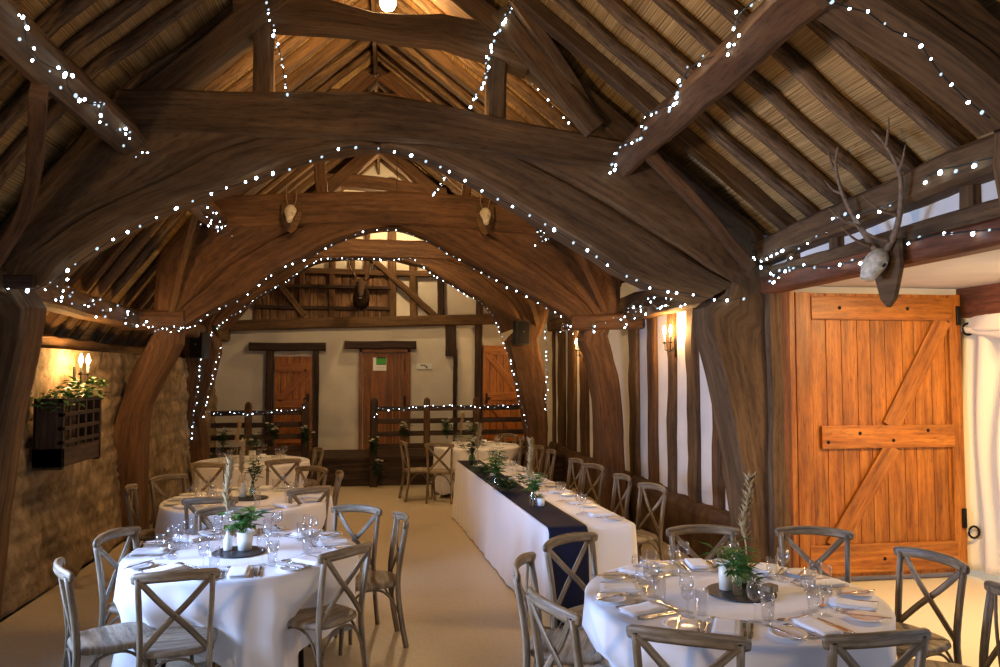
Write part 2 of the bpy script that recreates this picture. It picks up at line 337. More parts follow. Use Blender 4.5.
# ---- cruck trusses
def truss(Y, lab, soff, apexk, footL, footR, colT, colB, ucT, ucB, seed, mt='oak', crack=.48):
    root = thing('cruck_truss', lab, 'roof truss', (0, 0, 0), 0, 'cruck trusses down the barn', 'structure'); y0, y1 = Y-HT, Y+HT
    def b(name, inner, outer, n=22, wob=.015, k=0, yy=(y0, y1), m=mt): q = MB(); strip(q, inner, outer, yy[0], yy[1], n, wob, seed+k); return q.build(name, m, root)
    sl, sr = soff[:apexk+1], soff[apexk:]; sr = sr[::-1]
    for sgn, s, foot, k in ((-1, sl, footL, 1), (1, sr, footR, 2)):
        # s: soffit from shoulder up to the apex; foot: (inner pts, outer pts) floor -> shoulder
        P = ROOF_L if sgn < 0 else ROOF_R
        def roofx(z):                                   # roof line less the rafter depth
            a, bb, c = P; 
            if z > bb[1]: t = (z-bb[1])/(a[1]-bb[1]); x = bb[0]+(a[0]-bb[0])*t
            else: t = (z-c[1])/(bb[1]-c[1]); x = c[0]+(bb[0]-c[0])*t
            return x-sgn*.17
        so = resample([(x, 0, z) for x, z in s], 13); sh = so[0]
        out = []; zt = colT[0][1] if sgn < 0 else colT[-1][1]
        for i in range(13): z = max(sh.z+.18, foot[1][-1][1])+(zt-.12-max(sh.z+.18, foot[1][-1][1]))*i/12; out.append(V((roofx(z), 0, z)))
        if sgn > 0 or True:
            lim = foot[1][-1][0]; out = [V((max(q.x, lim) if sgn < 0 else min(q.x, lim), 0, q.z)) for q in out]
        mid = [so[i].lerp(out[i], crack*(1-.25*i/12)) for i in range(13)]
        b('arch_brace', [(p.x, p.z) for p in so], [(p.x, p.z) for p in [q.lerp(w, .004) for q, w in zip(mid, so)]], 20, .012, k+4)
        b('blade', foot[0]+[(p.x, p.z) for p in mid], foot[1]+[(p.x, p.z) for p in out], 26, .018, k, (y0-.01, y1+.01))
        # principal from the collar up to the ridge
        a = (roofx(zt-.15), zt-.15); e = (roofx(5.72), 5.72)
        b('principal', [(a[0]-sgn*.30, a[1]-.02), (e[0]-sgn*.20, e[1]-.1)], [a, e], 12, .012, k+8, (y0+.03, y1-.03))
    b('collar', colB, colT, 20, .02, 11, (y0-.03, y1+.03)); b('upper_collar', ucB, ucT, 14, .02, 13, (y0+.04, y1-.04))
    return root
A_s = XZ([(52, 290), (70, 266), (110, 240), (150, 218), (190, 203), (250, 185), (290, 165), (340, 152), (380, 149), (420, 157), (460, 178), (500, 200), (540, 225), (580, 250), (620, 275), (655, 291), (697, 303)], 6.4)
A_fL = ([(-2.95, 0), (-2.91, .82), (-2.82, 1.6), (-2.68, 2.45)], [(-3.35, 0), (-3.35, .9), (-3.2, 2.0), (-3.12, 2.75)])
A_fR = ([(3.12, 0), (3.07, .95), (2.96, 1.5), (2.82, 2.1), (2.72, 2.5)], [(3.52, 0), (3.48, 1.0), (3.42, 2.0), (3.36, 2.9)])
trA = truss(6.4, 'nearest full cruck truss, with heavy curved blades and a sagging collar under the roof bulb', A_s, 8, A_fL, A_fR,
      [(-2.1, 4.16), (-1.2, 4.2), (-.14, 4.25), (.8, 4.12), (1.4, 4.02), (2.1, 3.93)], [(-2.1, 3.80), (-1.2, 3.83), (-.14, 3.85), (.8, 3.79), (1.4, 3.70), (2.1, 3.68)],
      [(-1.25, 5.10), (-.6, 5.06), (-.1, 4.95), (.45, 4.98), (.95, 4.92), (1.2, 4.86)], [(-1.25, 4.80), (-.6, 4.81), (-.1, 4.79), (.45, 4.76), (.95, 4.62), (1.2, 4.55)], 1)
B_s = XZ([(190, 326), (215, 312), (239, 300), (257, 287), (276, 273), (309, 256), (340, 240), (370, 231), (395, 229), (420, 236), (445, 250), (475, 268), (510, 287), (540, 302), (560, 314), (572, 326)], 9.6)
B_fL = ([(-2.78, 0)]+XZ([(145, 447), (150, 404), (170, 366), (186, 335)], 9.6), [(-3.2, 0)]+XZ([(112, 470), (117, 424), (136, 370), (158, 335)], 9.6))
B_fR = ([(2.80, 0)]+XZ([(598, 459), (594, 394), (584, 350), (576, 334)], 9.6), [(3.12, 0)]+XZ([(620, 462), (620, 412), (614, 372), (603, 332)], 9.6)+[(3.0, 2.75)])
trB = truss(9.6, 'second cruck truss, carrying two small skulls on its collar', B_s, 8, B_fL, B_fR,
      [(-2.1, 4.05), (-1.2, 4.12), (0, 4.19), (1.1, 4.17), (2.1, 4.08)], [(-2.1, 3.68), (-1.2, 3.70), (0, 3.77), (1.1, 3.72), (2.1, 3.66)],
      [(-.85, 5.48), (0, 5.46), (.62, 5.36)], [(-.85, 5.30), (0, 5.28), (.62, 5.2)], 30, 'oak_red')
C_s = XZ([(228, 330), (250, 304), (267, 292), (287, 281), (304, 269), (323, 260), (350, 259), (390, 259), (425, 268), (455, 287), (484, 304), (494, 318), (502, 333)], 12.8)
C_fL = ([(-2.72, 0)]+XZ([(203, 415), (222, 345)], 12.8), [(-3.12, 0)]+XZ([(181, 424), (184, 363)], 12.8)+[(-3.1, 2.7)])
C_fR = ([(2.32, 0)]+XZ([(528, 450), (517, 385), (505, 340)], 12.8), [(2.75, 0)]+XZ([(546, 450), (545, 385), (536, 340)], 12.8)+[(2.75, 2.9)])
trC = truss(12.8, 'rear cruck truss in front of the stage, edged with fairy lights', C_s, 7, C_fL, C_fR,
      [(-2.1, 4.1), (-1, 4.14), (0, 4.14), (1, 4.13), (2.1, 4.05)], [(-2.1, 3.8), (-1, 3.83), (0, 3.83), (1, 3.82), (2.1, 3.7)],
      [(-1.0, 5.24), (0, 5.2), (1.0, 5.06)], [(-1.0, 5.02), (0, 4.98), (1.0, 4.84)], 50, 'oak_red')
Z_s = [(-2.9, 2.6), (-2.6, 3.15), (-2.04, 3.72), (-1.2, 4.0), (0, 4.1), (1.2, 3.98), (2.04, 3.69), (2.58, 3.39), (2.92, 3.12)]
trZ = truss(3.2, 'cruck truss above the photographer whose curved brace crosses the top right corner', Z_s, 4,
      ([(-2.95, 0), (-2.9, 2.5)], [(-3.35, 0), (-3.15, 2.75)]), ([(3.2, 0), (3.1, 2.2), (3.0, 3.0)], [(3.5, 0), (3.5, 2.2), (3.45, 3.05)]),
      [(-2.1, 4.3), (0, 4.4), (2.1, 4.3)], [(-2.1, 4.05), (0, 4.12), (2.1, 4.05)], [(-1, 5.1), (1, 5.1)], [(-1, 4.8), (1, 4.8)], 80)
def post_part(par, name, p0, p1, w, h, seed, m='oak', up=(0, 1, 0)):
    q = MB(); beam(q, p0, p1, w, h, up, .012, seed, n=12); return q.build(name, m, par)
post_part(trA, 'queen_strut', (-1.0, 6.4, 4.12), (-1.02, 6.4, 4.9), .16, .16, 91); post_part(trA, 'queen_strut', (.92, 6.4, 4.02), (.95, 6.4, 4.75), .17, .17, 92)
post_part(trB, 'queen_strut', (-.78, 9.6, 4.1), (-.85, 9.6, 4.75), .14, .14, 93, 'oak_red'); post_part(trB, 'queen_strut', (1.0, 9.6, 4.1), (1.05, 9.6, 4.5), .12, .14, 94, 'oak_red')
# spur beams of the second truss
post_part(trB, 'spur_beam', (-3.1, 9.5, 2.56), (-2.35, 9.5, 2.56), .22, .24, 95, 'oak_red', (0, 0, 1)); post_part(trB, 'spur_beam', (2.35, 9.5, 2.58), (3.75, 9.45, 2.62), .22, .2, 96, 'oak_red', (0, 0, 1))
post_part(trA, 'corner_post', (3.36, 6.26, 0), (3.36, 6.26, 2.95), .14, .2, 97)
post_part(trA, 'raking_strut', (1.75, 6.15, 4.0), (.93, 6.25, 5.0), .19, .1, 98, 'oak', (0, 1, 0))
post_part(trA, 'tie_peg', (-3.05, 6.2, 2.62), (-2.62, 6.19, 2.64), .06, .1, 99, 'oak_dark', (0, 0, 1))

# ---- stone wall on the left, with the daylight doorway beside the camera
def stone(name, y0, y1, ztop, seed, lab):
    rnd = random.Random(seed); root = thing(name, lab, 'wall', kind='structure')
    courses = []; z = 0
    while z < ztop: h = .09+.11*rnd.random(); courses.append((z, z+h)); z += h
    rows = []
    for a, b in courses:
        y = y0-rnd.random()*.3; r = []
        while y < y1+.1: w = .14+.30*rnd.random(); r.append((y, y+w, rnd.random(), rnd.random())); y += w
        rows.append(r)
    st = .045; ny = int((y1-y0)/st); nz = int(ztop/st); vs = []; cols = []; fs = []
    for i in range(nz+1):
        for j in range(ny+1):
            zz = ztop*i/nz; yy = y0+(y1-y0)*j/ny; zq = zz+.03*noise.noise(V((yy*1.3, zz, seed))); ci = 0
            while ci < len(courses)-1 and courses[ci][1] < zq: ci += 1
            a, b = courses[ci]; off = 0; sh = .8
            for (u0, u1, q, w) in rows[ci]:
                if u0 <= yy < u1:
                    e = min(yy-u0, u1-yy, zq-a, b-zq); e = max(0, min(1, e/.05)); off = (.012+.035*q)*e**.5; sh = (.7+.5*w)*(.72+.28*e); break
            n2 = noise.noise(V((yy*3, zz*3, seed+4)))*.03+noise.noise(V((yy*9, zz*9, seed+8)))*.014+noise.noise(V((yy*.7, zz*.9, seed)))*.05
            bat = -.10*zz/ztop+(.10*max(0, 1-zz/.35)*(.5+noise.noise(V((yy*2.1, 0, 3))))) 
            vs.append((-3.02+bat+off+n2, yy, zz)); cols.append(sh)
    for i in range(nz):
        for j in range(ny): q = i*(ny+1)+j; fs.append([q, q+ny+1, q+ny+2, q+1])
    o = len(vs); vs += [(-3.6, y0, 0), (-3.6, y1, 0), (-3.6, y1, ztop), (-3.6, y0, ztop)]; cols += [.8]*4
    fs += [[o, o+1, o+2, o+3], [0, ny+0, o+1, o], [nz*(ny+1), o+3, o+2, nz*(ny+1)+ny], [o, o+3]+[i*(ny+1) for i in range(nz, -1, -1)], [o+2, o+1]+[i*(ny+1)+ny for i in range(nz+1)]]
    m_ = MB(); m_.add(vs, fs); ob = m_.build('stonework', 'stone', root, True); ca = ob.data.color_attributes.new('blk', 'FLOAT_COLOR', 'POINT')
    for i, s in enumerate(cols): ca.data[i].color = (s, s*.98, s*.95, 1)
    return root
stone('wall_left_sill', 3.5, 5.9, 1.08, 9, 'low stone wall under the daylight window out of view')
wn = thing('window_1', 'timber framed window giving daylight beside the photographer', 'window', kind='structure')
for a, b, nm in (((-3.48, 3.5, 1.10), (-3.48, 5.9, 1.10), 'sill'), ((-3.48, 3.5, 2.14), (-3.48, 5.9, 2.14), 'head')):
    mb = MB(); beam(mb, a, b, .14, .08, (0, 0, 1), pr=prof(.1)); mb.build(nm, 'oak', wn)
for y in (3.54, 4.3, 5.06, 5.86): mb = MB(); beam(mb, (-3.48, y, 1.10), (-3.48, y, 2.14), .08, .08, (0, 1, 0), pr=prof(.1)); mb.build('mullion', 'oak', wn)
mb = MB(); box(mb, -3.50, -3.49, 3.55, 5.85, 1.13, 2.1, 0); mb.build('pane', 'glass', wn)
wl = stone('wall_left', 5.85, YB, 2.17, 3, 'rough limestone wall along the dim side behind the round tables')
stone('wall_left_near', -3.5, 3.55, 2.17, 5, 'limestone wall beyond the daylight doorway out of view')
mb = MB(); beam(mb, (-3.30, 5.7, 2.27), (-3.30, 9.4, 2.22), .22, .13, wob=.03, seed=15, n=24); mb.build('wall_head_timber', 'oak', wl)
mb = MB(); beam(mb, (-3.30, 9.5, 2.22), (-3.30, YB, 2.24), .22, .13, wob=.03, seed=16, n=24); mb.build('wall_head_timber', 'oak', wl)

# ---- right wall: plaster between close studs on a low plinth
wr = thing('wall_right', 'white plastered wall with dark close-set oak studs behind the long table', 'wall', kind='structure')
mb = MB(); box(mb, 3.30, 3.55, 6.45, YB, .3, 3.2, 0); mb.build('plaster', 'plaster_white', wr)
mb = MB(); beam(mb, (3.32, 6.62, .28), (3.32, YB, .28), .34, .62, wob=.03, seed=21, n=44); mb.build('plinth', 'plinth', wr)
for k, (a, b) in enumerate([(548, 555), (558, 565), (567.5, 576), (580, 588), (593, 600), (629, 638.6), (647, 656.7), (667, 675.7), (686, 698.6), (710, 722)]):
    ya, yb = atX(b, 400, 3.28).y, atX(a, 400, 3.28).y; w = max(.14, (yb-ya)-.10); yc = ya+w/2; ln = (random.random()-.5)*.1
    mb = MB(); beam(mb, (3.29, yc+ln, .5), (3.29, yc-ln, 2.8), w, .11, (1, 0, 0), .018, 130+k, n=14); mb.build('stud', 'oak' if k % 3 else 'oak_red', wr)
mb = MB(); beam(mb, (3.26, 6.75, .62), (3.24, 7.25, 2.3), .16, .12, (1, 0, 0), .03, 151, n=14); mb.build('brace', 'oak', wr)
# wall over the porch mouth
wp = thing('wall_porch_head', 'white plaster strip and beams above the porch opening', 'wall', kind='structure')
mb = MB(); box(mb, 3.33, 3.40, -1.0, 6.35, 2.73, 3.12, 0); mb.build('plaster', 'plaster_white', wp)
mb = MB(); beam(mb, (3.30, -1.0, 2.89), (3.30, 6.3, 2.80), .12, .1, wob=.012, seed=31, n=40); mb.build('rail', 'oak', wp)
for y in (3.85, 5.15, 5.75): 
    mb = MB(); beam(mb, (3.31, y, 2.8), (3.31, y, 3.08), .1, .1, (1, 0, 0), .006, 40+int(y*3), n=6); mb.build('stud', 'oak', wp)
mb = MB(); beam(mb, (3.33, -1.0, 2.71), (3.33, 6.25, 2.71), .16, .15, wob=.004, seed=33, n=20); mb.build('lintel', 'frame_red', wp)
mb = MB(); beam(mb, (3.505, 6.39, 0), (3.505, 6.39, 2.74), .16, .15, (0, 1, 0), .003, 34, n=6); o = mb.build('trim_1', 'frame_red'); tag(o, 'red-brown door post between the oak truss foot and the barn door', 'door post', kind='structure')
mb = MB(); box(mb, 3.62, 3.74, 6.52, 6.60, .0, 2.70, .08); o = mb.build('trim_2', 'pine'); tag(o, 'narrow varnished pine upright beside the barn door', 'door trim', kind='structure')
mb = MB(); box(mb, 3.40, 5.56, 6.66, 6.8, 0, 2.85, 0); o = mb.build('wall_porch', 'plaster_white'); tag(o, 'porch side wall behind the opened barn door', 'wall', kind='structure')
mb = MB(); box(mb, 3.40, 5.95, 2.3, 6.7, 2.76, 2.86, 0); o = mb.build('ceiling_porch', 'plaster_white'); tag(o, 'flat white plaster ceiling of the porch above the barn door', 'ceiling', kind='structure')
mb = MB(); box(mb, 5.52, 5.8, 2.3, 6.66, 2.46, 2.76, .05, axis=1); o = mb.build('trim_3', 'frame_red'); tag(o, 'red-brown beam over the curtained outer porch opening', 'beam', kind='structure')

# ---- gable wall
wb = thing('wall_back', 'cream plastered gable wall with dark timbers behind the stage', 'wall', kind='structure')
mb = MB(); vs = [(-3.3, YB, 0), (3.4, YB, 0), (3.4, YB, 3.1), (2.15, YB, 4.18), (-.15, YB, 6.0), (-2.2, YB, 4.18), (-3.3, YB, 2.6)]
vs2 = [(x, YB+.15, z) for x, y, z in vs]; n = len(vs)
mb.add(vs+vs2, [list(range(n))]+[list(range(2*n-1, n-1, -1))]+[[i, i+n, (i+1) % n+n, (i+1) % n] for i in range(n)]); mb.build('plaster', 'plaster', wb)
def gb(name, a, b, w, h, seed, m='oak_dark', d=0.0):
    q = MB(); beam(q, (a[0], YB-.03-d, a[1]), (b[0], YB-.03-d, b[1]), .14, w, (0, 0, 1) if abs(a[0]-b[0]) > abs(a[1]-b[1])*.6 else (1, 0, 0), .012, seed, n=14); return q.build(name, m, wb)
gb('tie_beam', (-2.95, 2.80), (2.3, 2.98), .2, .2, 201, 'oak', .04)
gb('collar', (-1.6, 3.84), (1.35, 3.82), .12, .2, 202, 'oak'); 
for k, (a, b, w, m) in enumerate([((.13, 2.95), (.10, 5.6), .16, 'oak'), ((.53, 2.95), (.50, 4.3), .14, 'oak'), ((1.06, 2.98), (1.04, 3.85), .12, 'oak_dark'), ((1.76, .5), (1.80, 3.9), .13, 'oak_dark'), ((1.24, 2.25), (1.24, 2.95), .2, 'oak_dark'),
        ((1.33, .5), (1.33, 2.4), .07, 'oak_dark'), ((-.62, 3.9), (-.62, 5.3), .09, 'oak'), ((-1.0, 2.95), (-1.0, 4.9), .12, 'oak_red'), ((-1.55, 2.95), (-1.55, 4.4), .1, 'oak_red'), ((-.35, 2.95), (-.35, 5.5), .09, 'oak_red')]): gb('stud', a, b, w, .1, 210+k, m)
gb('brace', (-.30, 4.12), (.98, 2.98), .12, .1, 230, 'oak', .03); gb('brace', (-2.2, 3.9), (-1.5, 3.0), .11, .1, 231, 'oak', .03)

# dark boarded panel on the left of the gable
mb = MB()
for k in range(17): x = -2.35+k*.145; beam(mb, (x, YB-.02, 2.92), (x, YB-.02, 3.80+.0*k), .135, .04, (0, 1, 0), .006, 240+k, n=6)
mb.build('boarded_panel', 'boards', wb)
for z in (3.15, 3.55):
    gb('panel_rail', (-2.4, z), (.1, z), .07, .05, int(z*100), 'oak_dark', .02)
# ---- back doors
def ledged_door(name, lab, x0, x1, z0, z1, y, brace_up=True, m='pine_dark', flip=False, ledges=(.12, .5, .88), nb=6, handle='right', frame=True):
    root = thing(name, lab, 'door', (0, 0, 0), kind='structure'); q = MB(); w = (x1-x0)/nb
    for k in range(nb): box(q, x0+k*w+.004, x0+(k+1)*w-.004, y-.02, y+.02, z0, z1, .12)
    q.build('planking', m, root); zs = [z0+(z1-z0)*t for t in ledges]
    for z in zs: q = MB(); box(q, x0+.02, x1-.02, y-.05, y-.02, z-.075, z+.075, .1, axis=0); q.build('ledge', m, root)
    for a, b in zip(zs, zs[1:]):
        q = MB(); pa, pb = ((x0+.08, y-.035, a+.06), (x1-.08, y-.035, b-.06)); 
        if flip: pa, pb = ((x1-.08, y-.035, a+.06), (x0+.08, y-.035, b-.06))
        beam(q, pa, pb, .03, .12, (0, 0, 1), pr=prof(.1)); q.build('brace', m, root)
    hx = x1-.07 if handle == 'right' else x0+.07; zh = z0+.95
    q = MB(); box(q, hx-.02, hx+.02, y-.06, y-.045, zh-.1, zh+.1, .1); box(q, hx-.02, hx+.08*(-1 if handle == 'right' else 1), y-.09, y-.07, zh, zh+.02, .1, axis=0); q.build('latch', 'iron', root)
    return root
ZS = .5
for k, (x0, x1, zl, fl, fr) in enumerate(((-2.06, -1.30, 2.26, (-2.17, -2.04), (-1.33, -1.22)), (-.47, .46, 2.36, None, None))):
    mb = MB(); beam(mb, ((x0 if k else -2.48), YB-.06, 2.42 if not k else 2.47), ((x1 if k else -1.10), YB-.06, 2.42 if not k else 2.47), .16, .15, (0, 0, 1), .01, 260+k, n=10)
    if k: mb = MB(); beam(mb, (-.75, YB-.06, 2.46), (.58, YB-.06, 2.46), .16, .15, (0, 0, 1), .01, 261, n=10)
    mb.build('door_lintel', 'oak_dark', wb)
for x, w in ((-2.11, .12), (-1.27, .09)): gb('door_post', (x, .5), (x, 2.36), w, .1, int(270+x*10), 'oak_dark', .02)
d1 = ledged_door('door_1', 'ledged pine door between dark posts at the left of the gable wall', -2.03, -1.34, ZS, 2.24, YB-.03, m='pine')
d2 = thing('door_2', 'plain pine plank door with a green and white notice on it', 'door', kind='structure')
mb = MB()
for k in range(6): box(mb, -.40+k*.137+.003, -.40+(k+1)*.137-.003, YB-.05, YB-.01, ZS, 2.31, .1)
mb.build('planking', 'pine_dark', d2)
for nm, a, b in (('jamb', (-.45, ZS), (-.45, 2.38)), ('jamb', (.445, ZS), (.445, 2.38))):
    mb = MB(); beam(mb, (a[0], YB-.05, a[1]), (b[0], YB-.05, b[1]), .055, .1, (0, 1, 0), pr=prof(.1)); mb.build(nm, 'pine_dark', d2)
mb = MB(); beam(mb, (-.47, YB-.05, 2.35), (.47, YB-.05, 2.35), .1, .06, (0, 0, 1), pr=prof(.1)); mb.build('jamb_head', 'pine_dark', d2)
mb = MB(); box(mb, .36, .38, YB-.065, YB-.05, 1.95, 2.2, .1); mb.build('hinge', 'iron', d2)
mb = MB(); box(mb, .35, .39, YB-.075, YB-.05, 1.3, 1.5, .1); mb.build('latch', 'iron', d2)
d3 = ledged_door('door_3', 'orange pine braced door at the right end of the gable wall', 1.86, 2.66, ZS, 2.46, YB-.05, m='pine', flip=True, ledges=(.06, .5, .95), handle='left')
pl = thing('notice', 'green and white fire notice on the plain pine door', 'notice', (-.10, YB-.055, 2.10))
mb = MB(); box(mb, -.125, .125, -.006, 0, -.125, .125, 0); mb.build('paper', 'white', pl)
mb = MB(); box(mb, -.065, .12, -.009, -.006, -.0, .105, 0); mb.build('green_block', 'green_ink', pl)
mb = MB(); box(mb, -.065, .12, -.009, -.006, .105, .13, 0); box(mb, -.065, .12, -.0095, -.006, -.012, 0, 0); mb.build('print', 'ink', pl)
mb = MB(); box(mb, -.05, .10, -.009, -.006, -.075, -.05, 0); mb.build('pictogram', 'ceramic', pl)
sg = thing('wall_sign', 'small pale sign on the gable wall right of the notice door', 'sign', (.74, YB-.005, 2.06))
mb = MB(); box(mb, -.15, .15, -.012, 0, -.055, .055, .05); mb.build('plate', 'ceramic', sg)
mb = MB(); box(mb, -.07, -.01, -.015, -.012, .008, .03, 0); box(mb, .0, .025, -.015, -.012, -.005, .03, 0); box(mb, .03, .06, -.015, -.012, -.03, .005, 0); mb.build('mark', 'ink', sg)

# ---- stage and fences
st = thing('stage_platform', 'low dark wooden stage across the end of the barn', 'stage', kind='structure')
mb = MB(); box(mb, -3.1, 3.3, 13.28, YB, .44, .5, .05, axis=0); mb.build('deck', 'oak_dark', st)
mb = MB()
for k in range(4): box(mb, -3.1, 3.3, 13.31, 13.35, .005+k*.11, .11+k*.11, .06, axis=0)
mb.build('front_boards', 'oak_dark', st)
def fence(lab, xs, x0, x1, z0, z1, Y, hp):
    root = thing('rail_fence', lab, 'fence')
    for k, x in enumerate(xs):
        q = MB(); w = .13 if k in hp else .11; bot = 0.0 if k in hp else .5
        P = [V((x, Y, bot)), V((x, Y, z1+.02)), V((x, Y, z1+.08)), V((x, Y, z1+.11))]; loft(q, P, [V((w/2*s, 0, 0)) for s in (1, 1, .85, .4)], [V((0, w/2*s, 0)) for s in (1, 1, .85, .4)], prof(.25), 0, k); q.build('post', 'oak_dark' if k in hp else 'oak_red', root)
    for i in range(4):
        z = z0+(z1-.08-z0)*i/3; q = MB(); beam(q, (x0, Y+.02, z), (x1, Y+.02, z+.01), .035, .085, (0, 0, 1), .004, 300+i, n=12); q.build('rail', 'oak_dark', root)
    return root
fence('dark post and rail fence on the stage below the braced door', (-2.25, -1.32), -2.85, -1.3, .66, 1.34, 13.22, (1,))
fence('dark post and rail fence on the stage in front of the notice door', (-.18, .72, 1.58), -.2, 2.6, .68, 1.40, 13.22, (0,))

# ---- barn door leaf in the porch
bd = thing('door_4', 'large varnished pine barn door standing open in the porch with ledges and diagonal braces', 'door', kind='structure')
X0, X1, D, ZT = 3.76, 5.46, 6.57, 2.69
mb = MB(); w = (X1-X0)/11; xs = [X0]
for k in range(10): xs.append(X0+(k+1)*w+(random.random()-.5)*.04)
xs.append(X1)
for a, b in zip(xs, xs[1:]): box(mb, a+.003, b-.003, D, D+.04, .06, ZT, .08)
mb.build('planking', 'pine', bd)
for a, b, z0, z1, nm in ((X0+.16, X1-.1, 2.44, 2.66, 'ledge'), (X0+.24, X1-.1, 1.24, 1.45, 'ledge'), (X0+.1, X1-.1, .10, .36, 'ledge')):
    mb = MB(); box(mb, a, b, D-.035, D, z0, z1, .1, axis=0); mb.build(nm, 'pine', bd)
for x0, x1 in ((X0, X0+.15), (X1-.12, X1)): mb = MB(); box(mb, x0, x1, D-.03, D, .06, ZT, .1); mb.build('stile', 'pine', bd)
for pa, pb in (((4.70, 1.44), (5.28, 2.45)), ((4.10, .34), (4.72, 1.25))):
    mb = MB(); beam(mb, (pa[0], D-.0165, pa[1]), (pb[0], D-.0165, pb[1]), .033, .17, (0, 0, 1), pr=prof(.08)); mb.build('brace', 'pine', bd)
for x, z in ((4.06, 1.30), (4.38, 1.38), (4.72, 1.31), (5.08, 1.40), (4.2, 2.55), (4.9, 2.55), (4.6, .22), (5.1, .22)):
    mb = MB(); lathe(mb, [(0, .008), (.014, .006), (.018, 0)], 8); o = mb.build('bolt_head', 'iron', bd, True); o.location = (x, D-.036, z); o.rotation_euler = (R(90), 0, 0)
for z in (2.42, .50):
    mb = MB(); box(mb, X1-.05, X1-.01, D-.05, D-.03, z-.02, z+.16, .1); tube(mb, [(X1+.05+.055*cos(t*pi/6), D-.06, z-.06+.055*sin(t*pi/6)) for t in range(13)], .011, 6); mb.build('hinge_ring', 'iron', bd)
# curtain in the outer opening
mb = MB(); vs = []; fs = []; nu, nv = 60, 30
for j in range(nv+1):
    t = j/nv
    for i in range(nu+1):
        s = i/nu; z = 2.47-t*(2.40-.06*s); wd = 1.7-.35*sin(pi*min(1, t*1.02))**2
        y = 6.72-.05*t-s*wd; x = 5.52+.06*min(1,s*4)+.05*sin(s*46+2.2*t+1.3*sin(s*9))*(.5+.5*t)+.02*sin(s*23+t*5); 
        z2 = z-.10*sin(pi*s)*(1-t)
        vs.append((x, y, z2))
for j in range(nv):
    for i in range(nu): q = j*(nu+1)+i; fs.append([q, q+1, q+nu+2, q+nu+1])
mb.add(vs, fs); o = mb.build('curtain', 'drape', None, True); tag(o, 'cream draped curtain hanging at the outer opening beside the barn door', 'curtain')
md = o.modifiers.new('thick', 'SOLIDIFY'); md.thickness = .006
mb = MB(); vs = []; fs = []
for j in range(13):
    t = j/12
    for i in range(31):
        s = i/30; vs.append((5.50+.03*sin(s*20+t*4), 6.60-s*1.8, 2.46-t*(.12+.34*s)+.03*sin(t*9+s*3)))
for j in range(12):
    for i in range(30): q = j*31+i; fs.append([q, q+1, q+32, q+31])
mb.add(vs, fs); o = mb.build('curtain_swag', 'drape', None, True); tag(o, 'cream swag gathered across the top of the curtain', 'curtain'); md = o.modifiers.new('thick', 'SOLIDIFY'); md.thickness = .006

# ================================================================== FURNITURE
# ---- cross-back chair: faces +Y, rail at (0,-.25,.88)
def make_chair(label):
    t = thing('crossback_chair', label, 'chair'); t.scale = (1.08, 1.04, .988)
    for s in (-1, 1):
        q = MB(); P = smooth_path([(s*.195, -.255, 0), (s*.19, -.215, .22), (s*.185, -.195, .45), (s*.19, -.215, .66), (s*.198, -.25, .875)], 12)
        fr = frames(P, V((0, 1, 0))); loft(q, P, [f[0]*.0185 for f in fr], [f[1]*.0155 for f in fr], prof(.45), .002, s+3); q.build('leg', 'chair', t, True)
        q = MB(); P = smooth_path([(s*.20, .205, 0), (s*.19, .19, .25), (s*.185, .18, .435)], 8); tube(q, P, [.014+.006*i/(len(P)-1) for i in range(len(P))], 8, up=(0, 1, 0)); q.build('leg', 'chair', t, True)
        q = MB(); P = smooth_path([(-s*.183, -.20, .46), (-s*.06, -.216+.008*s, .60), (s*.07, -.238+.008*s, .73), (s*.188, -.262, .865)], 14)
        fr = frames(P, V((0, 1, 0))); loft(q, P, [f[0]*.006 for f in fr], [f[1]*.017 for f in fr], prof(.3), .0015, s+8); q.build('cross_strap', 'chair', t)
    q = MB(); P = smooth_path([(-.232, -.232, .872), (-.12, -.272, .884), (0, -.284, .888), (.12, -.272, .884), (.232, -.232, .872)], 16); hh = [.022]+[.030]*(len(P)-2)+[.022]; fr = frames(P, V((0, 0, 1)))
    loft(q, P, [f[0]*h for f, h in zip(fr, hh)], [f[1]*.0125 for f in fr], prof(.5), .003, 11); q.build('top_rail', 'chair', t, True)
    for x, y, z in ((0, -.233, .662), (-.195, -.258, .868), (.195, -.258, .868)): q = MB(); ball(q, (x, y, z), .010, 8, 5); q.build('stud', 'iron', t, True)
    q = MB(); n = 28; rings = []
    for f, z in ((.95, .43), (1.0, .438), (1.02, .45), (1.0, .463), (.93, .470), (.6, .466), (.02, .462)):
        for k in range(n):
            a = 2*pi*k/n; e = (abs(cos(a))**3.2+abs(sin(a))**3.2)**(-1/3.2); y = sin(a)*e*.215; x = cos(a)*e*(.215+.012*sin(a)); rings.append((x*f, y*f, z))
    fs = [[i*n+k, i*n+(k+1) % n, (i+1)*n+(k+1) % n, (i+1)*n+k] for i in range(6) for k in range(n)]+[list(range(n))[::-1]]
    q.add(rings, fs, [[(rings[k][0]*1.2+3, rings[k][1]+2) for k in f] for f in fs]); q.build('seat', 'seatw', t, True)
    def arch(a, b, zt):
        P = [V(a).lerp(V(b), i/14)+V((0, 0, (zt-a[2])*(1-abs(2*i/14-1)**2.6))) for i in range(15)]
        q = MB(); tube(q, P, .0085, 7); q.build('bentwood_arch', 'chair', t, True)
    arch((-.19, .19, .22), (.19, .19, .22), .425); arch((-.19, .19, .22), (-.19, -.21, .22), .425); arch((.19, .19, .22), (.19, -.21, .22), .425); arch((-.19, -.215, .24), (.19, -.215, .24), .425)
    return t
chair0 = None; SEATS = []
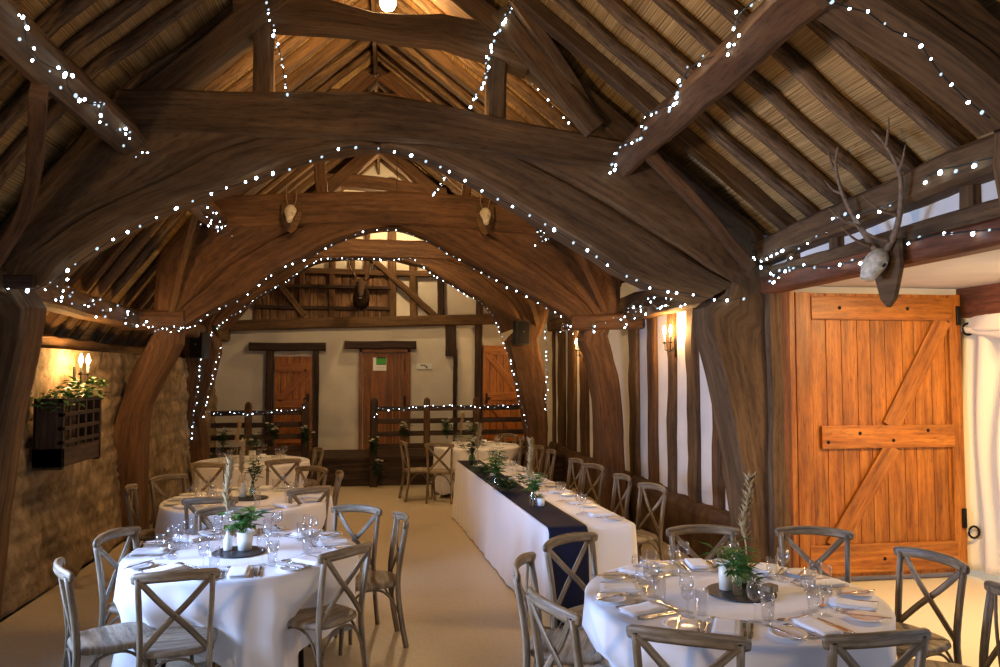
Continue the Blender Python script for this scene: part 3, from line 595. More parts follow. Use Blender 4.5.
def chair(x, y, deg, label, group):
    """x,y: middle of the top rail; deg: heading of the sitter"""
    global chair0
    a = R(deg); loc = (x+cos(a)*.27, y+sin(a)*.27, 0); rz = a-pi/2; SEATS.append((loc[0], loc[1], a))
    k = .935 if group == G1 else 1.06 if group == G2 else .96; sc = (k, 1, .985)
    if chair0 is None: chair0 = make_chair(label); chair0.location = loc; chair0.rotation_euler.z = rz; chair0['group'] = group; chair0.scale = sc; return chair0
    return dup(chair0, loc, rz, label, group, sc)
G1 = 'cross-back chairs at the front left round table'
for x, y, d, l in ((-1.76, 4.55, 27, 'limed cross-back chair seen side-on at the near left edge of the barn'), (-1.77, 5.42, -20, 'cross-back chair between the stone wall and the front left round table'),
    (-1.09, 4.3, 100, 'cross-back chair with its full back to the camera against the bluish tablecloth'), (-.2, 4.72, 137, 'cross-back chair at the aisle side of the front left table, beside the cloth corner'),
    (.15, 5.71, 189, 'cross-back chair seen edge-on, furthest into the open aisle'), (-.2, 6.16, 245, 'pale cross-back chair beyond the front left table, facing the camera by the aisle'),
    (-1.22, 6.23, 276, 'cross-back chair just behind the dried grass stem of the front left table')): chair(x, y, d, l, G1)
G2 = 'cross-back chairs at the round table by the barn door'
for x, y, d, l in ((.76, 4.27, -21, 'leftmost cross-back chair of the cluster by the barn-door table'), (.75, 3.52, 16, 'cross-back chair lowest of the cluster of three, its rail sloping down to the right'),
    (1.17, 4.84, -57, 'cross-back chair standing in front of the navy runner end'), (1.22, 3.0, 62, 'cross-back chair cut off at the bottom edge, left of two before the barn-door table'),
    (2.0, 2.87, 93, 'cross-back chair cut off at the bottom edge, right of two before the barn-door table'), (3.17, 4.06, 191, 'cross-back chair facing left beside the pale porch floor'),
    (2.15, 5.0, 262, 'pale-railed cross-back chair behind the plant of the barn-door table'), (2.88, 4.84, 247, 'pale-railed cross-back chair right in front of the barn door'),
    (2.97, 3.3, 152, 'dark cross-back chair cut off by the right edge of the picture')): chair(x, y, d, l, G2)
G3 = 'cross-back chairs at the middle left round table'
for x, y, d, l in ((-1.45, 6.75, 95, 'grey-railed cross-back chair between the front left and middle left tables'), (-.66, 7.2, 122, 'brown cross-back chair at the near right of the middle left table'),
    (-.45, 8.24, 186, 'cross-back chair seen edge-on by the aisle beside the middle left table'), (-.78, 8.75, 236, 'brown cross-back chair beyond the middle left table on its aisle side'),
    (-2.34, 7.52, 8, 'dark cross-back chair in the shade between stone wall and middle left table'), (-2.2, 8.25, -38, 'dark cross-back chair at the far left of the middle left table')): chair(x, y, d, l, G3)
G4 = 'cross-back chairs at the rear left round table'
for x, y, d, l in ((-2.03, 9.3, 80, 'cross-back chair with its back to us, left of two before the rear left table'), (-1.2, 9.55, 118, 'cross-back chair with its back to us, right of two before the rear left table'),
    (-.88, 10.86, 200, 'cross-back chair by the aisle at the rear left table near the stage step'), (-2.62, 10.6, 5, 'dark cross-back chair between the truss foot and the rear left table')): chair(x, y, d, l, G4)
G5 = 'cross-back chairs at the round table in front of the fence'
for x, y, d, l in ((.26, 11.78, 12, 'cross-back chair furthest left at the table before the stage fence'), (.80, 11.36, 76, 'cross-back chair with its back to us beside the far end of the long table'),
    (2.2, 12.1, 175, 'cross-back chair at the right of the table before the stage fence'), (2.12, 12.85, 210, 'cross-back chair far right behind the table before the stage fence')): chair(x, y, d, l, G5)
G6 = 'cross-back chairs along the wall side of the long table'
ords = ('nearest', 'second nearest', 'third nearest', 'fourth nearest', 'fifth nearest', 'farthest')
for (x, y, d), o_ in zip(((2.51, 6.89, 196), (2.43, 7.54, 184), (2.38, 8.46, 198), (2.32, 9.01, 188), (2.25, 10.1, 180), (2.2, 10.68, 184)), ords): chair(x, y, d, o_+' cross-back chair in the row between long table and stud wall', G6)

# ---- tables under cloths
def round_cloth(label, c, r, corner, seed, hem_lo=.015, hem_hi=.30):
    rnd = random.Random(seed); n = 132; vs = []; ph = [rnd.random()*6.28 for _ in range(6)]
    lv = [0, .05, .1, .2, .32, .45, .6, .75, .88, 1]
    prof_t = [(0, .75), (.5, .7505), (.9, .7505), (.975, .7495), (.995, .745), (1.004, .735)]
    for f, z in prof_t:
        for k in range(n): a = 2*pi*k/n; vs.append((r*f*cos(a), r*f*sin(a), z+(0.001*noise.noise(V((r*f*cos(a)*9, r*f*sin(a)*9, seed))) if f < .98 else 0)))
    for t in lv[1:]:
        RR = []
        for k in range(n):
            a = 2*pi*k/n; w = abs(sin(2*(a-corner)))**1.2; hem = hem_lo+(hem_hi-hem_lo)*w; z = .735-(.735-hem)*t
            fold = .5*sin(11*a+ph[0]+.8*sin(2*a+ph[1]))+.4*sin(19*a+ph[2]+1.2*sin(3*a+ph[4]))+.25*sin(5*a+ph[3]); fold = fold+.5*max(0, fold)**2
            rr = r0 = r*1.004+.012*t+.058*(t**.8)*fold+.04*(1-w)*t*t
            for (sx, sy, sa) in SEATS:                          # the cloth gives way to the seats pushed in under it
                dx, dy = c[0]+rr*cos(a)-sx, c[1]+rr*sin(a)-sy
                if dx*dx+dy*dy > .36 or z > .62: continue
                while rr > r0-.17:
                    dx, dy = c[0]+rr*cos(a)-sx, c[1]+rr*sin(a)-sy; ly = dx*cos(sa)+dy*sin(sa); lx = dx*sin(sa)-dy*cos(sa); m_ = .225 if z < .47 else .225*(.62-z)/.15
                    if abs(lx) < m_ and -.3 < ly < m_: rr -= .01
                    else: break
            RR.append((r0, r0-rr, z, a))
        for k in range(n):
            r0, _, z, a = RR[k]; d = sum(RR[(k+j) % n][1] for j in range(-4, 5))/9; rr = r0-d; vs.append((rr*cos(a), rr*sin(a), z))
    nr = len(prof_t)+len(lv)-1; fs = [[i*n+k, (i+1)*n+k, (i+1)*n+(k+1) % n, i*n+(k+1) % n] for i in range(nr-1) for k in range(n)]
    q = MB(); q.add(vs, fs); o = q.build('tablecloth', 'linen', None, True, c); tag(o, label, 'tablecloth', 'white tablecloths on the round tables')
    return o
T = {1: ((-.93, 5.37), .745), 2: ((1.86, 3.94), .785), 3: ((-1.27, 7.55), .77), 4: ((-1.76, 10.7), .75), 5: ((1.5, 12.42), .70)}
for k, cr, lab, hh in ((1, R(-62), 'bluish-white floor-length cloth draped over the front left round table', .30), (2, R(-100), 'white cloth draped over the round table by the barn door', .2),
        (3, R(-40), 'shaded white cloth over the middle left round table', .12), (4, R(10), 'beige-lit white cloth over the rear left round table', .12), (5, R(30), 'white cloth over the round table in front of the stage fence', .12)):
    c, r = T[k]; round_cloth(lab, (*c, 0), r, cr, k, .012, hh)
t1 = thing('round_table', 'round trestle table hidden under the bluish cloth at front left', 'table', (*T[1][0], 0))
q = MB(); lathe(q, [(.0, .715), (.72, .715), (.725, .73), (.72, .744), (0, .744)], 40); q.build('tabletop', 'softwood', t1)
for sx in (-1, 1):
    for sy in (-1, 1): q = MB(); tube(q, [(sx*.42, sy*.3, 0), (sx*.40, sy*.3, .715)], .016, 8, up=(0, 1, 0)); q.build('leg', 'iron', t1, True)
# long table cloth with the navy runner
PA, PB = V((1.235, 5.80, 0)), V((.955, 10.32, 0)); LD = (PB-PA); LL = LD.length; LD.normalize(); LN = V((LD.y, -LD.x, 0)); LANG = math.atan2(LD.y, LD.x)
LW = .745
def lt(s, w, z=.752): p = PA+LD*s+LN*w; return V((p.x, p.y, z))
q = MB(); per = []; rc = .05
for (cx, cy, a0) in ((rc, rc, 180), (LL-rc, rc, 270), (LL-rc, LW-rc, 0), (rc, LW-rc, 90)):
    for i in range(5): a = R(a0+90*i/4); per.append((cx+rc*cos(a), cy+rc*sin(a), cos(a), sin(a)))
pp = []
for i in range(len(per)):
    a, b = per[i], per[(i+1) % len(per)]; d = math.hypot(b[0]-a[0], b[1]-a[1]); m_ = max(1, int(d/.03))
    for j in range(m_): t = j/m_; pp.append(tuple(a[k]+(b[k]-a[k])*t for k in range(4)))
n = len(pp); vs = []; acc = 0; arc = []
for i in range(n): arc.append(acc); acc += math.hypot(pp[(i+1) % n][0]-pp[i][0], pp[(i+1) % n][1]-pp[i][1])
lv = [(-.04, .75), (-.008, .749), (0, .742), (.004, .72)]+[(None, t) for t in (.12, .25, .4, .55, .7, .85, 1)]
for f, z in lv:
    for i, (s, w, nx, ny) in enumerate(pp):
        if f is None:
            t = z; fo = noise.noise(V((arc[i]*2.6, 0, 2)))*.6+.45*sin(arc[i]*21+2*sin(arc[i]*1.7))*(.5+.5*noise.noise(V((arc[i]*.8, 3, 0)))); off = .006+.035*t+.034*t**.8*fo; zz = .72-(.72-.012)*t
        else: off, zz = f, z
        p = lt(s+nx*off, w+ny*off, zz); vs.append(tuple(p))
fs = [[i*n+k, (i+1)*n+k, (i+1)*n+(k+1) % n, i*n+(k+1) % n] for i in range(len(lv)-1) for k in range(n)]+[list(range(n))]
q.add(vs, fs); o = q.build('tablecloth', 'linen', None, True); tag(o, 'long white tablecloth reaching the floor over the banquet table along the aisle', 'tablecloth')
q = MB(); rows = [(LL-.02, .753), (LL*.75, .753), (LL*.5, .753), (LL*.25, .753), (.03, .753), (.002, .751), (-.012, .742), (-.016, .72), (-.030, .5), (-.05, .25), (-.062, .03)]
vs = []; nw = 12
for s, z in rows:
    for j in range(nw+1): w = .012+.315*j/nw; dz = .0015*noise.noise(V((s*3, w*9, 0))) if s > .1 else 0; p = lt(s-(.012*sin(j*.9+z*3)*(1-z/.75) if z < .74 else 0)-(.02 if z < .73 else 0), w, z+dz); vs.append(tuple(p))
fs = [[i*(nw+1)+j, (i+1)*(nw+1)+j, (i+1)*(nw+1)+j+1, i*(nw+1)+j+1] for i in range(len(rows)-1) for j in range(nw)]
q.add(vs, fs); o = q.build('table_runner', 'navy', None, True); tag(o, 'navy blue runner along the aisle side of the long table, hanging to the floor', 'table runner'); md = o.modifiers.new('thick', 'SOLIDIFY'); md.thickness = .003; md.offset = 1

# ---- tableware prototypes (single meshes, base at z=0)
def proto(name, fn, mats, smooth=True): q = MB(); fn(q); o = q.build(name, mats, None, smooth); return o
def f_wine(h, rb, bowl):
    def fn(q): lathe(q, [(0, 0.002), (.034, .002), (.034, .004), (.006, .008), (.0035, .02), (.0035, h*.48), (.008, h*.52), (rb*.75, h*.60), (rb, h*.74), (rb*.93, h*.9), (rb*.82, h), (rb*.78, h), (rb*.88, h*.9), (rb*.94, h*.74), (rb*.68, h*.615), (.004, h*.55)], 14)
    return fn
def f_tumbler(q): lathe(q, [(0, .0), (.026, .0), (.030, .004), (.034, .125), (.032, .125), (.027, .012), (0, .010)], 14)
def f_flute(q): lathe(q, [(0, .002), (.03, .002), (.03, .004), (.004, .01), (.0035, .09), (.018, .12), (.024, .17), (.021, .215), (.019, .215), (.022, .17), (.015, .122), (0, .11)], 12)
def f_plate(q): lathe(q, [(0, .006), (.055, .006), (.062, .008), (.085, .016), (.086, .018), (.062, .011), (.055, .0095), (0, .0095)], 26)
def f_napkin(q):
    for i, (dx, dz, sh) in enumerate(((0, 0, 0), (.004, .006, .01), (-.003, .012, -.006))):
        vs = []; nx, ny = 6, 8
        for lay in (0, .005):
            for a in range(nx+1):
                for b in range(ny+1): x = -.055+.11*a/nx+dx; y = -.105+.21*b/ny+sh; vs.append((x, y, dz+lay+.003*noise.noise(V((x*25, y*25, i)))+(.004*(b/ny)**3)))
        m0 = (nx+1)*(ny+1); fs = []
        for a in range(nx):
            for b in range(ny): k = a*(ny+1)+b; fs += [[k, k+1, k+ny+2, k+ny+1], [m0+k, m0+k+ny+1, m0+k+ny+2, m0+k+1]]
        ring = [a*(ny+1) for a in range(nx+1)]+[nx*(ny+1)+b for b in range(1, ny+1)]+[a*(ny+1)+ny for a in range(nx-1, -1, -1)]+[b for b in range(ny-1, 0, -1)]
        for k in range(len(ring)): u, w = ring[k], ring[(k+1) % len(ring)]; fs.append([u, w, w+m0, u+m0])
        q.add(vs, fs)
def flat(q, P, z0=.002, th=.003, bow=.0):
    """P: list of (y, halfwidth) along the length"""
    C = [V((0, y, z0+th/2+bow*((y/.1)**2))) for y, w in P]; loft(q, C, [V((max(w, .0008), 0, 0)) for y, w in P], [V((0, 0, th/2))]*len(P), prof(.3))
def f_knife(q): flat(q, [(-.115, .004), (-.11, .007), (-.06, .0075), (-.01, .005), (0, .0045), (.01, .0085), (.06, .0095), (.1, .007), (.115, .002)])
def f_fork(q):
    flat(q, [(-.1, .004), (-.095, .0075), (-.03, .004), (.02, .003), (.04, .006), (.05, .011), (.062, .011)], bow=.003)
    for i in range(4): x = -.0085+.0057*i; beam(q, (x, .06, .0045), (x, .1, .006), .0028, .002)
def f_spoon(q): flat(q, [(-.09, .003), (-.085, .0065), (-.02, .0035), (.03, .003), (.04, .007), (.055, .0165), (.07, .018), (.085, .013), (.094, .004)], bow=.002)
PT = {'wine': proto('wine_glass', f_wine(.185, .038, 0), 'glass'), 'wine2': proto('wine_glass', f_wine(.155, .033, 0), 'glass'), 'tumbler': proto('water_tumbler', f_tumbler, 'glass'),
      'plate': proto('side_plate', f_plate, 'china'), 'napkin': proto('napkin', f_napkin, 'napkin'), 'knife': proto('table_knife', f_knife, 'steel'), 'fork': proto('table_fork', f_fork, 'steel'), 'spoon': proto('dessert_spoon', f_spoon, 'steel')}
CAT = {'wine': 'wine glass', 'wine2': 'wine glass', 'tumbler': 'glass', 'flute': 'glass', 'plate': 'plate', 'napkin': 'napkin', 'knife': 'knife', 'fork': 'fork', 'spoon': 'spoon'}
used = set()
def put(k, loc, rz, label, group):
    src = PT[k]
    if k in used: o = src.copy(); COL.objects.link(o)
    else: used.add(k); o = src
    o.location = loc; o.rotation_euler = (0, 0, rz); return tag(o, label, CAT[k], group)
def setting(origin, ang, place, tname, items, z=.7525, jit=1):
    """ang: direction from table middle to the sitter; origin: napkin centre on the table"""
    f = V((cos(ang), sin(ang), 0)); s = V((-f.y, f.x, 0)); rz = ang+pi/2
    for k, dr, ds, rot, lab in items:
        p = V(origin)+f*(dr+jit*random.uniform(-.008, .008))+s*(ds+jit*random.uniform(-.006, .006)); p.z = z
        put(k, p, rz+R(rot)+jit*random.uniform(-.08, .08), f'{lab} at the {place} place of the {tname}', {'wine': 'wine glasses', 'wine2': 'wine glasses', 'tumbler': 'water glasses', 'flute': 'champagne flutes', 'plate': 'side plates', 'napkin': 'folded napkins', 'knife': 'table knives', 'fork': 'table forks', 'spoon': 'dessert spoons'}[k]+' on the '+tname)
FULL = [('napkin', 0, 0, 0, 'folded white napkin'), ('fork', 0, -.085, 0, 'inner fork'), ('fork', .005, -.112, 0, 'outer fork'), ('knife', 0, .085, 180, 'inner knife'), ('knife', .005, .110, 180, 'outer knife'),
        ('spoon', -.145, .0, 90, 'dessert spoon above the napkin'), ('plate', .035, -.205, 0, 'white side plate'), ('knife', .035, -.215, 5, 'butter knife on plate'), ('wine', -.17, .13, 0, 'tall wine glass'), ('wine2', -.12, .19, 0, 'smaller wine glass'), ('tumbler', -.205, .19, 0, 'water tumbler')]
def fix(items): return [(k, dr, ds, rot, l) for k, dr, ds, rot, l in items]
def lay_round(k, tname, places, items, rad):
    c, r = T[k]
    for deg, nm in places:
        a = R(deg); o = V((c[0]+rad*cos(a), c[1]+rad*sin(a), 0)); setting(o, a, nm, tname, items)
def lift(o): o.location.z += .0165
lay_round(1, 'front left round table', ((232, 'near-left'), (176, 'wall-side'), (138, 'far-left'), (98, 'far'), (52, 'far aisle-side'), (12, 'aisle-side'), (-38, 'near aisle-side'), (-82, 'near')), FULL, .60)
lay_round(2, 'barn-door table', ((200, 'left'), (163, 'upper-left'), (126, 'far-left'), (84, 'far'), (46, 'far-right'), (8, 'right'), (-30, 'near-right'), (-76, 'near'), (-118, 'near-left')), FULL, .60)
MID = [('napkin', 0, 0, 0, 'folded white napkin'), ('knife', 0, .09, 180, 'table knife'), ('fork', 0, -.09, 0, 'table fork'), ('plate', .03, -.2, 0, 'white side plate'), ('wine', -.16, .13, 0, 'tall wine glass'), ('wine2', -.12, .19, 0, 'smaller wine glass'), ('tumbler', -.2, .18, 0, 'water tumbler')]
lay_round(3, 'middle left round table', ((-95, 'near'), (-50, 'near aisle-side'), (-5, 'aisle-side'), (40, 'far aisle-side'), (85, 'far'), (130, 'far-left'), (175, 'wall-side'), (220, 'near-left')), MID, .60)
FARI = [('napkin', 0, 0, 0, 'folded napkin'), ('wine', -.16, .12, 0, 'wine glass'), ('tumbler', -.2, .17, 0, 'water tumbler')]
lay_round(4, 'rear left round table', ((-100, 'near'), (-50, 'near aisle-side'), (0, 'aisle-side'), (60, 'far aisle-side'), (120, 'far-left'), (180, 'wall-side'), (220, 'near-left')), FARI, .57)
lay_round(5, 'table before the stage fence', ((-110, 'near-left'), (-60, 'near-right'), (0, 'right'), (60, 'far-right'), (120, 'far-left'), (180, 'left')), FARI, .53)
for o in COL.objects:
    if o.name.startswith('table_knife') and 'butter' in o.get('label', ''): lift(o)
LTI = [('napkin', 0, 0, 0, 'folded white napkin'), ('knife', 0, .09, 180, 'table knife'), ('fork', 0, -.09, 0, 'table fork'), ('plate', .02, -.2, 0, 'white side plate'), ('wine', -.17, .1, 0, 'tall wine glass'), ('wine2', -.12, .16, 0, 'smaller wine glass')]
la = math.atan2(LN.y, LN.x)
for i, nm in enumerate(('nearest', 'second', 'third', 'fourth', 'fifth', 'sixth', 'farthest')): setting(lt(.38+i*.62, .60), la, nm, 'long table', LTI)

# ---- table decorations
def pampas(name, label, loc, h, seed, lean=(.03, .02)):
    rnd = random.Random(seed); t = thing(name, label, 'dried grass', loc); q = MB(); top = V((lean[0], lean[1], h)); P = [V((0, 0, .0)).lerp(top, i/8)+V((.012*sin(i*1.1), .01*cos(i*1.3), 0))*min(1, i/3) for i in range(9)]
    tube(q, P, [.004]*9, 6, up=(0, 1, 0)); q.build('stem', 'dry', t); q = MB()
    for k in range(170):
        u = rnd.random(); i = .42+.58*u; p = P[min(7, int(i*8))].lerp(P[min(8, int(i*8)+1)], i*8-int(i*8)); a = rnd.random()*6.28
        leaf(q, p, (cos(a)*.6, sin(a)*.6, 1), .05+.035*rnd.random(), .02, droop=.1)
    q.build('seed_head', 'dry', t); return t
def bouquet(name, label, loc, h, sp, nl, seed, cat='foliage', m='leaf', flowers=0, z0=0.0, ll=.115, lw=.038):
    rnd = random.Random(seed); t = thing(name, label, cat, loc); q = MB(); q2 = MB(); tips = []
    for k in range(max(3, nl//9)):
        a = rnd.random()*6.28; r = sp*rnd.random(); tip = V((r*cos(a), r*sin(a), h*(.65+.35*rnd.random()))); P = [V((0, 0, z0)).lerp(tip, i/4)-V((0, 0, 0)) for i in range(5)]; tube(q2, P, .0022, 5, up=(0, 1, 0)); tips.append((P, tip))
    for k in range(nl):
        P, tip = tips[k % len(tips)]; u = .35+.65*rnd.random(); p = V((0, 0, z0)).lerp(tip, u); a = rnd.random()*6.28; leaf(q, p, (cos(a), sin(a), .55*rnd.random()+.05), ll*(.6+.6*rnd.random()), lw*(.7+.5*rnd.random()), droop=.5)
    q2.build('stem', m, t); q.build('foliage', m, t)
    if flowers:
        for k in range(flowers):
            q = MB(); P, tip = tips[k % len(tips)]; c = tip+V((rnd.uniform(-.03, .03), rnd.uniform(-.03, .03), .0))
            for j in range(14): a = j*2.4; leaf(q, c, (cos(a), sin(a), 1.2-.08*j), .042, .036, droop=.1)
            q.build('bloom', 'petal', t)
    return t
def vase(name, label, loc, pr, m, n=16, cat='vase'): q = MB(); lathe(q, pr, n); o = q.build(name, m, None, True, loc); return tag(o, label, cat)
def bottle(h, r, neck): return [(0, 0.001), (r, .001), (r*1.02, .01), (r, h*.5), (neck, h*.75), (neck, h), (neck*.85, h), (neck*.85, h*.76), (r*.9, h*.5), (r*.9, .012), (0, .01)]
def pot(h, r0, r1): return [(0, .001), (r0, .001), (r1, h), (r1*.92, h), (r0*.9, .012), (0, .012)]
def slate(label, c, r):
    q = MB(); lathe(q, [(0, 0), (r, 0), (r*1.005, .004), (r, .008), (0, .008)], 40); o = q.build('slate_board', 'slate', None, False, (*c, .7525)); return tag(o, label, 'slate board')
zb = .7607
slate('round black slate under the vases on the front left table', (-.95, 5.32), .17); slate('round black slate under the vases on the barn-door table', (1.92, 3.95), .185)
vase('bottle_vase', 'slim white bottle vase holding the dried stem on the front left table', (-1.03, 5.36, zb), bottle(.14, .028, .013), 'gpot'); pampas('dried_grass', 'tall dried grass stem above the front left table', (-1.03, 5.36, zb+.03), .56, 3, (-.01, .02))
vase('cream_pot', 'squat cream pot of greenery on the front left table', (-.92, 5.36, zb), pot(.12, .045, .055), 'ceramic'); bouquet('greenery', 'bunch of bright green leaves in the cream pot on the front left table', (-.93, 5.36, zb+.02), .24, .13, 70, 5, 'foliage', 'leaf', 1, .08, .125, .05)
vase('white_vase', 'pale cylinder vase on the slate of the barn-door table', (1.855, 4.0, zb), [(0, .001), (.034, .001), (.036, .15), (.033, .15), (.031, .012), (0, .012)], 'ceramic')
vase('bud_vase', 'small clear bud vase in front of the pale cylinder vase', (1.875, 3.90, zb), bottle(.12, .024, .014), 'glass'); bouquet('greenery', 'spray of dark green leaves in the bud vase on the barn-door table', (1.875, 3.90, zb+.02), .26, .12, 80, 8, 'foliage', 'leaf', 0, .02, .13, .034)
vase('bottle_vase', 'green-tinted bottle holding the dried stem on the barn-door table', (1.975, 4.02, zb), bottle(.18, .04, .017), 'glass_green'); pampas('dried_grass', 'tall dried grass stem in front of the oak post by the barn-door table', (1.975, 4.02, zb+.02), .56, 9, (.03, .0))
bouquet('greenery', 'low sprig of leaves beside the green bottle on the barn-door table', (2.0, 3.93, zb), .12, .06, 26, 12, 'foliage', 'leaf_dark', 0, 0, .07, .02)
q = MB(); box(q, -.03, .03, -.03, .03, 0, .035, .1); o = q.build('wooden_block', 'chair', None, False, (2.08, 3.93, zb)); o.rotation_euler.z = .4; tag(o, 'small pale wooden block at the right edge of the barn-door table slate', 'wooden block')
# middle left table
slate('round black slate on the middle left table', (-1.25, 7.55), .16); vase('green_bottle_vase', 'dark bottle vase on the middle left table', (-1.24, 7.58, zb), bottle(.15, .03, .014), 'glass_green'); bouquet('greenery', 'dark greenery at the middle of the middle left table', (-1.24, 7.58, zb+.02), .36, .14, 60, 15, 'foliage', 'leaf_dark', 0, .08)
pampas('dried_grass', 'dried grass stem on the middle left table', (-1.33, 7.6, zb), .5, 18, (-.02, 0)); vase('cream_jug', 'cream jug holding dried grass on the middle left table', (-1.33, 7.6, zb), bottle(.13, .035, .02), 'ceramic')
# rear tables
for k, (x, y), nm in ((4, (-1.76, 10.7), 'rear left table'), (5, (1.45, 12.4), 'table before the stage fence')):
    vase('pale_vase', 'pale vase at the middle of the '+nm, (x, y, .7525), pot(.14, .04, .05), 'ceramic'); bouquet('greenery', 'greenery in the pale vase on the '+nm, (x, y, .78), .36, .15, 70, 20+k, 'foliage', 'leaf_dark', 2, .1)
    pampas('dried_grass', 'dried grass beside the pale vase on the '+nm, (x-.22, y+.05, .7525), .5, 30+k); vase('white_pot', 'small white pot on the '+nm, (x+.15, y-.1, .7525), pot(.1, .035, .045), 'gpot')
# long table
def on(x, y): p = atZ(x, y, .755); return (p.x, p.y, .757)
p = on(533, 506); vase('bottle_vase', 'clear bottle vase nearest on the navy runner', p, bottle(.17, .035, .02), 'glass'); pampas('dried_grass', 'dried grass stem in the nearest bottle of the runner', (p[0], p[1], .76), .56, 41, (-.03, .03)); bouquet('greenery', 'loose greenery in the nearest bottle of the runner', (p[0], p[1], .78), .28, .18, 80, 42, 'foliage', 'leaf', 1, .04)
p = on(541, 506); vase('white_pot', 'little white plant pot at the edge of the navy runner', p, pot(.07, .03, .037), 'gpot'); bouquet('succulent', 'tiny green plant in the little white pot', (p[0], p[1], p[2]+.05), .06, .03, 22, 43, 'plant', 'leaf', 0, 0, .05, .018)
p = on(508, 492); bouquet('leaf_garland', 'low spray of leaves lying mid-runner', p, .16, .26, 150, 44, 'foliage', 'leaf_dark', 3, 0)
p = on(496, 490); vase('bottle_vase', 'clear bottle vase with upright leaves mid-runner', p, bottle(.15, .03, .018), 'glass'); bouquet('greenery', 'tall upright leaf spray in the middle bottle of the runner', (p[0], p[1], .78), .40, .11, 110, 45, 'foliage', 'leaf', 0, .03, .12, .042)
p = on(472, 466); vase('bottle_vase', 'dark bottle vase farthest on the navy runner', p, bottle(.2, .045, .02), 'glass_green'); bouquet('greenery', 'greenery in the farthest bottle of the runner', (p[0], p[1], .78), .38, .19, 110, 46, 'foliage', 'leaf_dark', 1, .05)
p = on(477, 467); pampas('dried_grass', 'dried grass stem by the farthest bottle of the runner', p, .5, 47)
p = on(484, 478); bouquet('leaf_garland', 'trailing leaves between the far bottles of the runner', p, .14, .22, 100, 48, 'foliage', 'leaf_dark', 2, 0)
for (x, y), lab, zz in (((377, 472), 'dark foliage garland trailing to the floor at the end post of the notice-door fence', .3), ((374, 448), 'white rose posy tied to the end post of the notice-door fence', .95), ((404, 434), 'white rose posy tied to the rails left of the notice-door fence middle', .95), ((447, 430), 'dark foliage tied to the rails right of the middle fence post', 1.0), ((223, 441), 'white rose posy hanging on the rails of the braced-door fence', .9), ((274, 434), 'white rose posy on the rails in front of the braced door', 1.0), ((306, 438), 'white bloom posy on the end post of the braced-door fence', .95)):
    p = atY(x, y, 13.1); bouquet('fence_posy', lab, (p.x, p.y, p.z-.16), .36, .11, 110, int(x), 'flowers', 'leaf_dark', 6, 0, .10, .045)

# ---- wall furniture on the left
wbx = thing('planter_rack', 'black barred wooden planter rack fixed to the stone wall under the lamp', 'planter', (0, 0, 0))
mb = MB(); ya, yb, za, zc, xf = atX(63, 430, -2.74).y, atX(101, 430, -2.74).y, 1.13, 1.70, -2.74
box(mb, xf-.24, xf, ya, ya+.04, za-.02, zc+.02, .05); mb.build('end_panel', 'oak_dark', wbx); mb = MB(); box(mb, xf-.24, xf, yb-.04, yb, za-.02, zc+.02, .05); mb.build('end_panel', 'oak_dark', wbx)
mb = MB(); box(mb, xf-.24, xf, ya, yb, za, za+.16, .03, axis=1); mb.build('trough', 'oak_dark', wbx)
for z in (1.34, 1.46, 1.58, 1.70): mb = MB(); box(mb, xf-.04, xf, ya, yb, z-.016, z+.016, .05, axis=1); mb.build('rail', 'oak_dark', wbx)
for k in range(4): y = ya+(yb-ya)*(k+1)/5; mb = MB(); box(mb, xf-.025, xf-.008, y-.016, y+.016, za+.1, zc, .05); mb.build('bar', 'oak_dark', wbx)
mb = MB(); box(mb, xf-.24, xf-.22, ya, yb, za, zc, .03, axis=1); mb.build('back_panel', 'plinth', wbx)
rnd = random.Random(5); ivy = thing('ivy', 'ivy trailing over the top of the black planter rack', 'ivy', (-2.86, (ya+yb)/2, 1.74)); mb = MB()
for k in range(230): 
    y = rnd.uniform(-.55, .55); p = V((rnd.uniform(-.1, .14), y, rnd.uniform(-.08, .10)+.06*sin(y*5))); a = rnd.random()*6.28; leaf(mb, p, (cos(a), sin(a), rnd.uniform(-.3, .8)), .08, .06, droop=.4)
mb.build('foliage', 'leaf', ivy)
def sconce(label, x, y, z, d, k=1.0):
    """d: direction the arms stick out (+1 / -1 in X)"""
    t = thing('wall_sconce', label, 'wall lamp', (x, y, z)); q = MB(); P = [(0.0, 0, -.18), (0, 0, -.02)]; beam(q, (d*.01, 0, -.24), (d*.01, 0, .0), .05, .014, (1, 0, 0), pr=prof(.3)); q.build('back_plate', 'iron', t)
    for s in (-1, 1):
        q = MB(); tube(q, [(d*.02, 0, -.12), (d*.06, s*.04, -.17), (d*.10, s*.08, -.15), (d*.10, s*.09, -.07)], .007, 6); lathe(q, [(0, -.08), (.026, -.075), (.028, -.066), (.012, -.062), (.012, -.05), (0, -.05)], 10, (d*.10, s*.09, 0)); arm = q.build('arm', 'iron', t, True)
        q = MB(); lathe(q, [(0, -.05), (.011, -.05), (.011, .03), (0, .03)], 10, (d*.10, s*.09, 0)); q.build('candle_tube', 'ceramic', arm, True)
        q = MB(); lathe(q, [(0, .03), (.012, .035), (.020, .06), (.012, .10), (.003, .125), (0, .127)], 10, (d*.10, s*.09, 0)); q.build('bulb', 'candle', arm, True)
    return t
sconce('glowing twin-candle wall lamp on the stone wall above the planter', -3.02, 8.0, 2.0, 1); sconce('glowing twin-candle wall lamp on the stud wall nearer the barn door', 3.24, 8.16, 2.35, -1); sconce('glowing twin-candle wall lamp on the stud wall beyond the second truss foot', 3.24, 12.2, 2.38, -1)
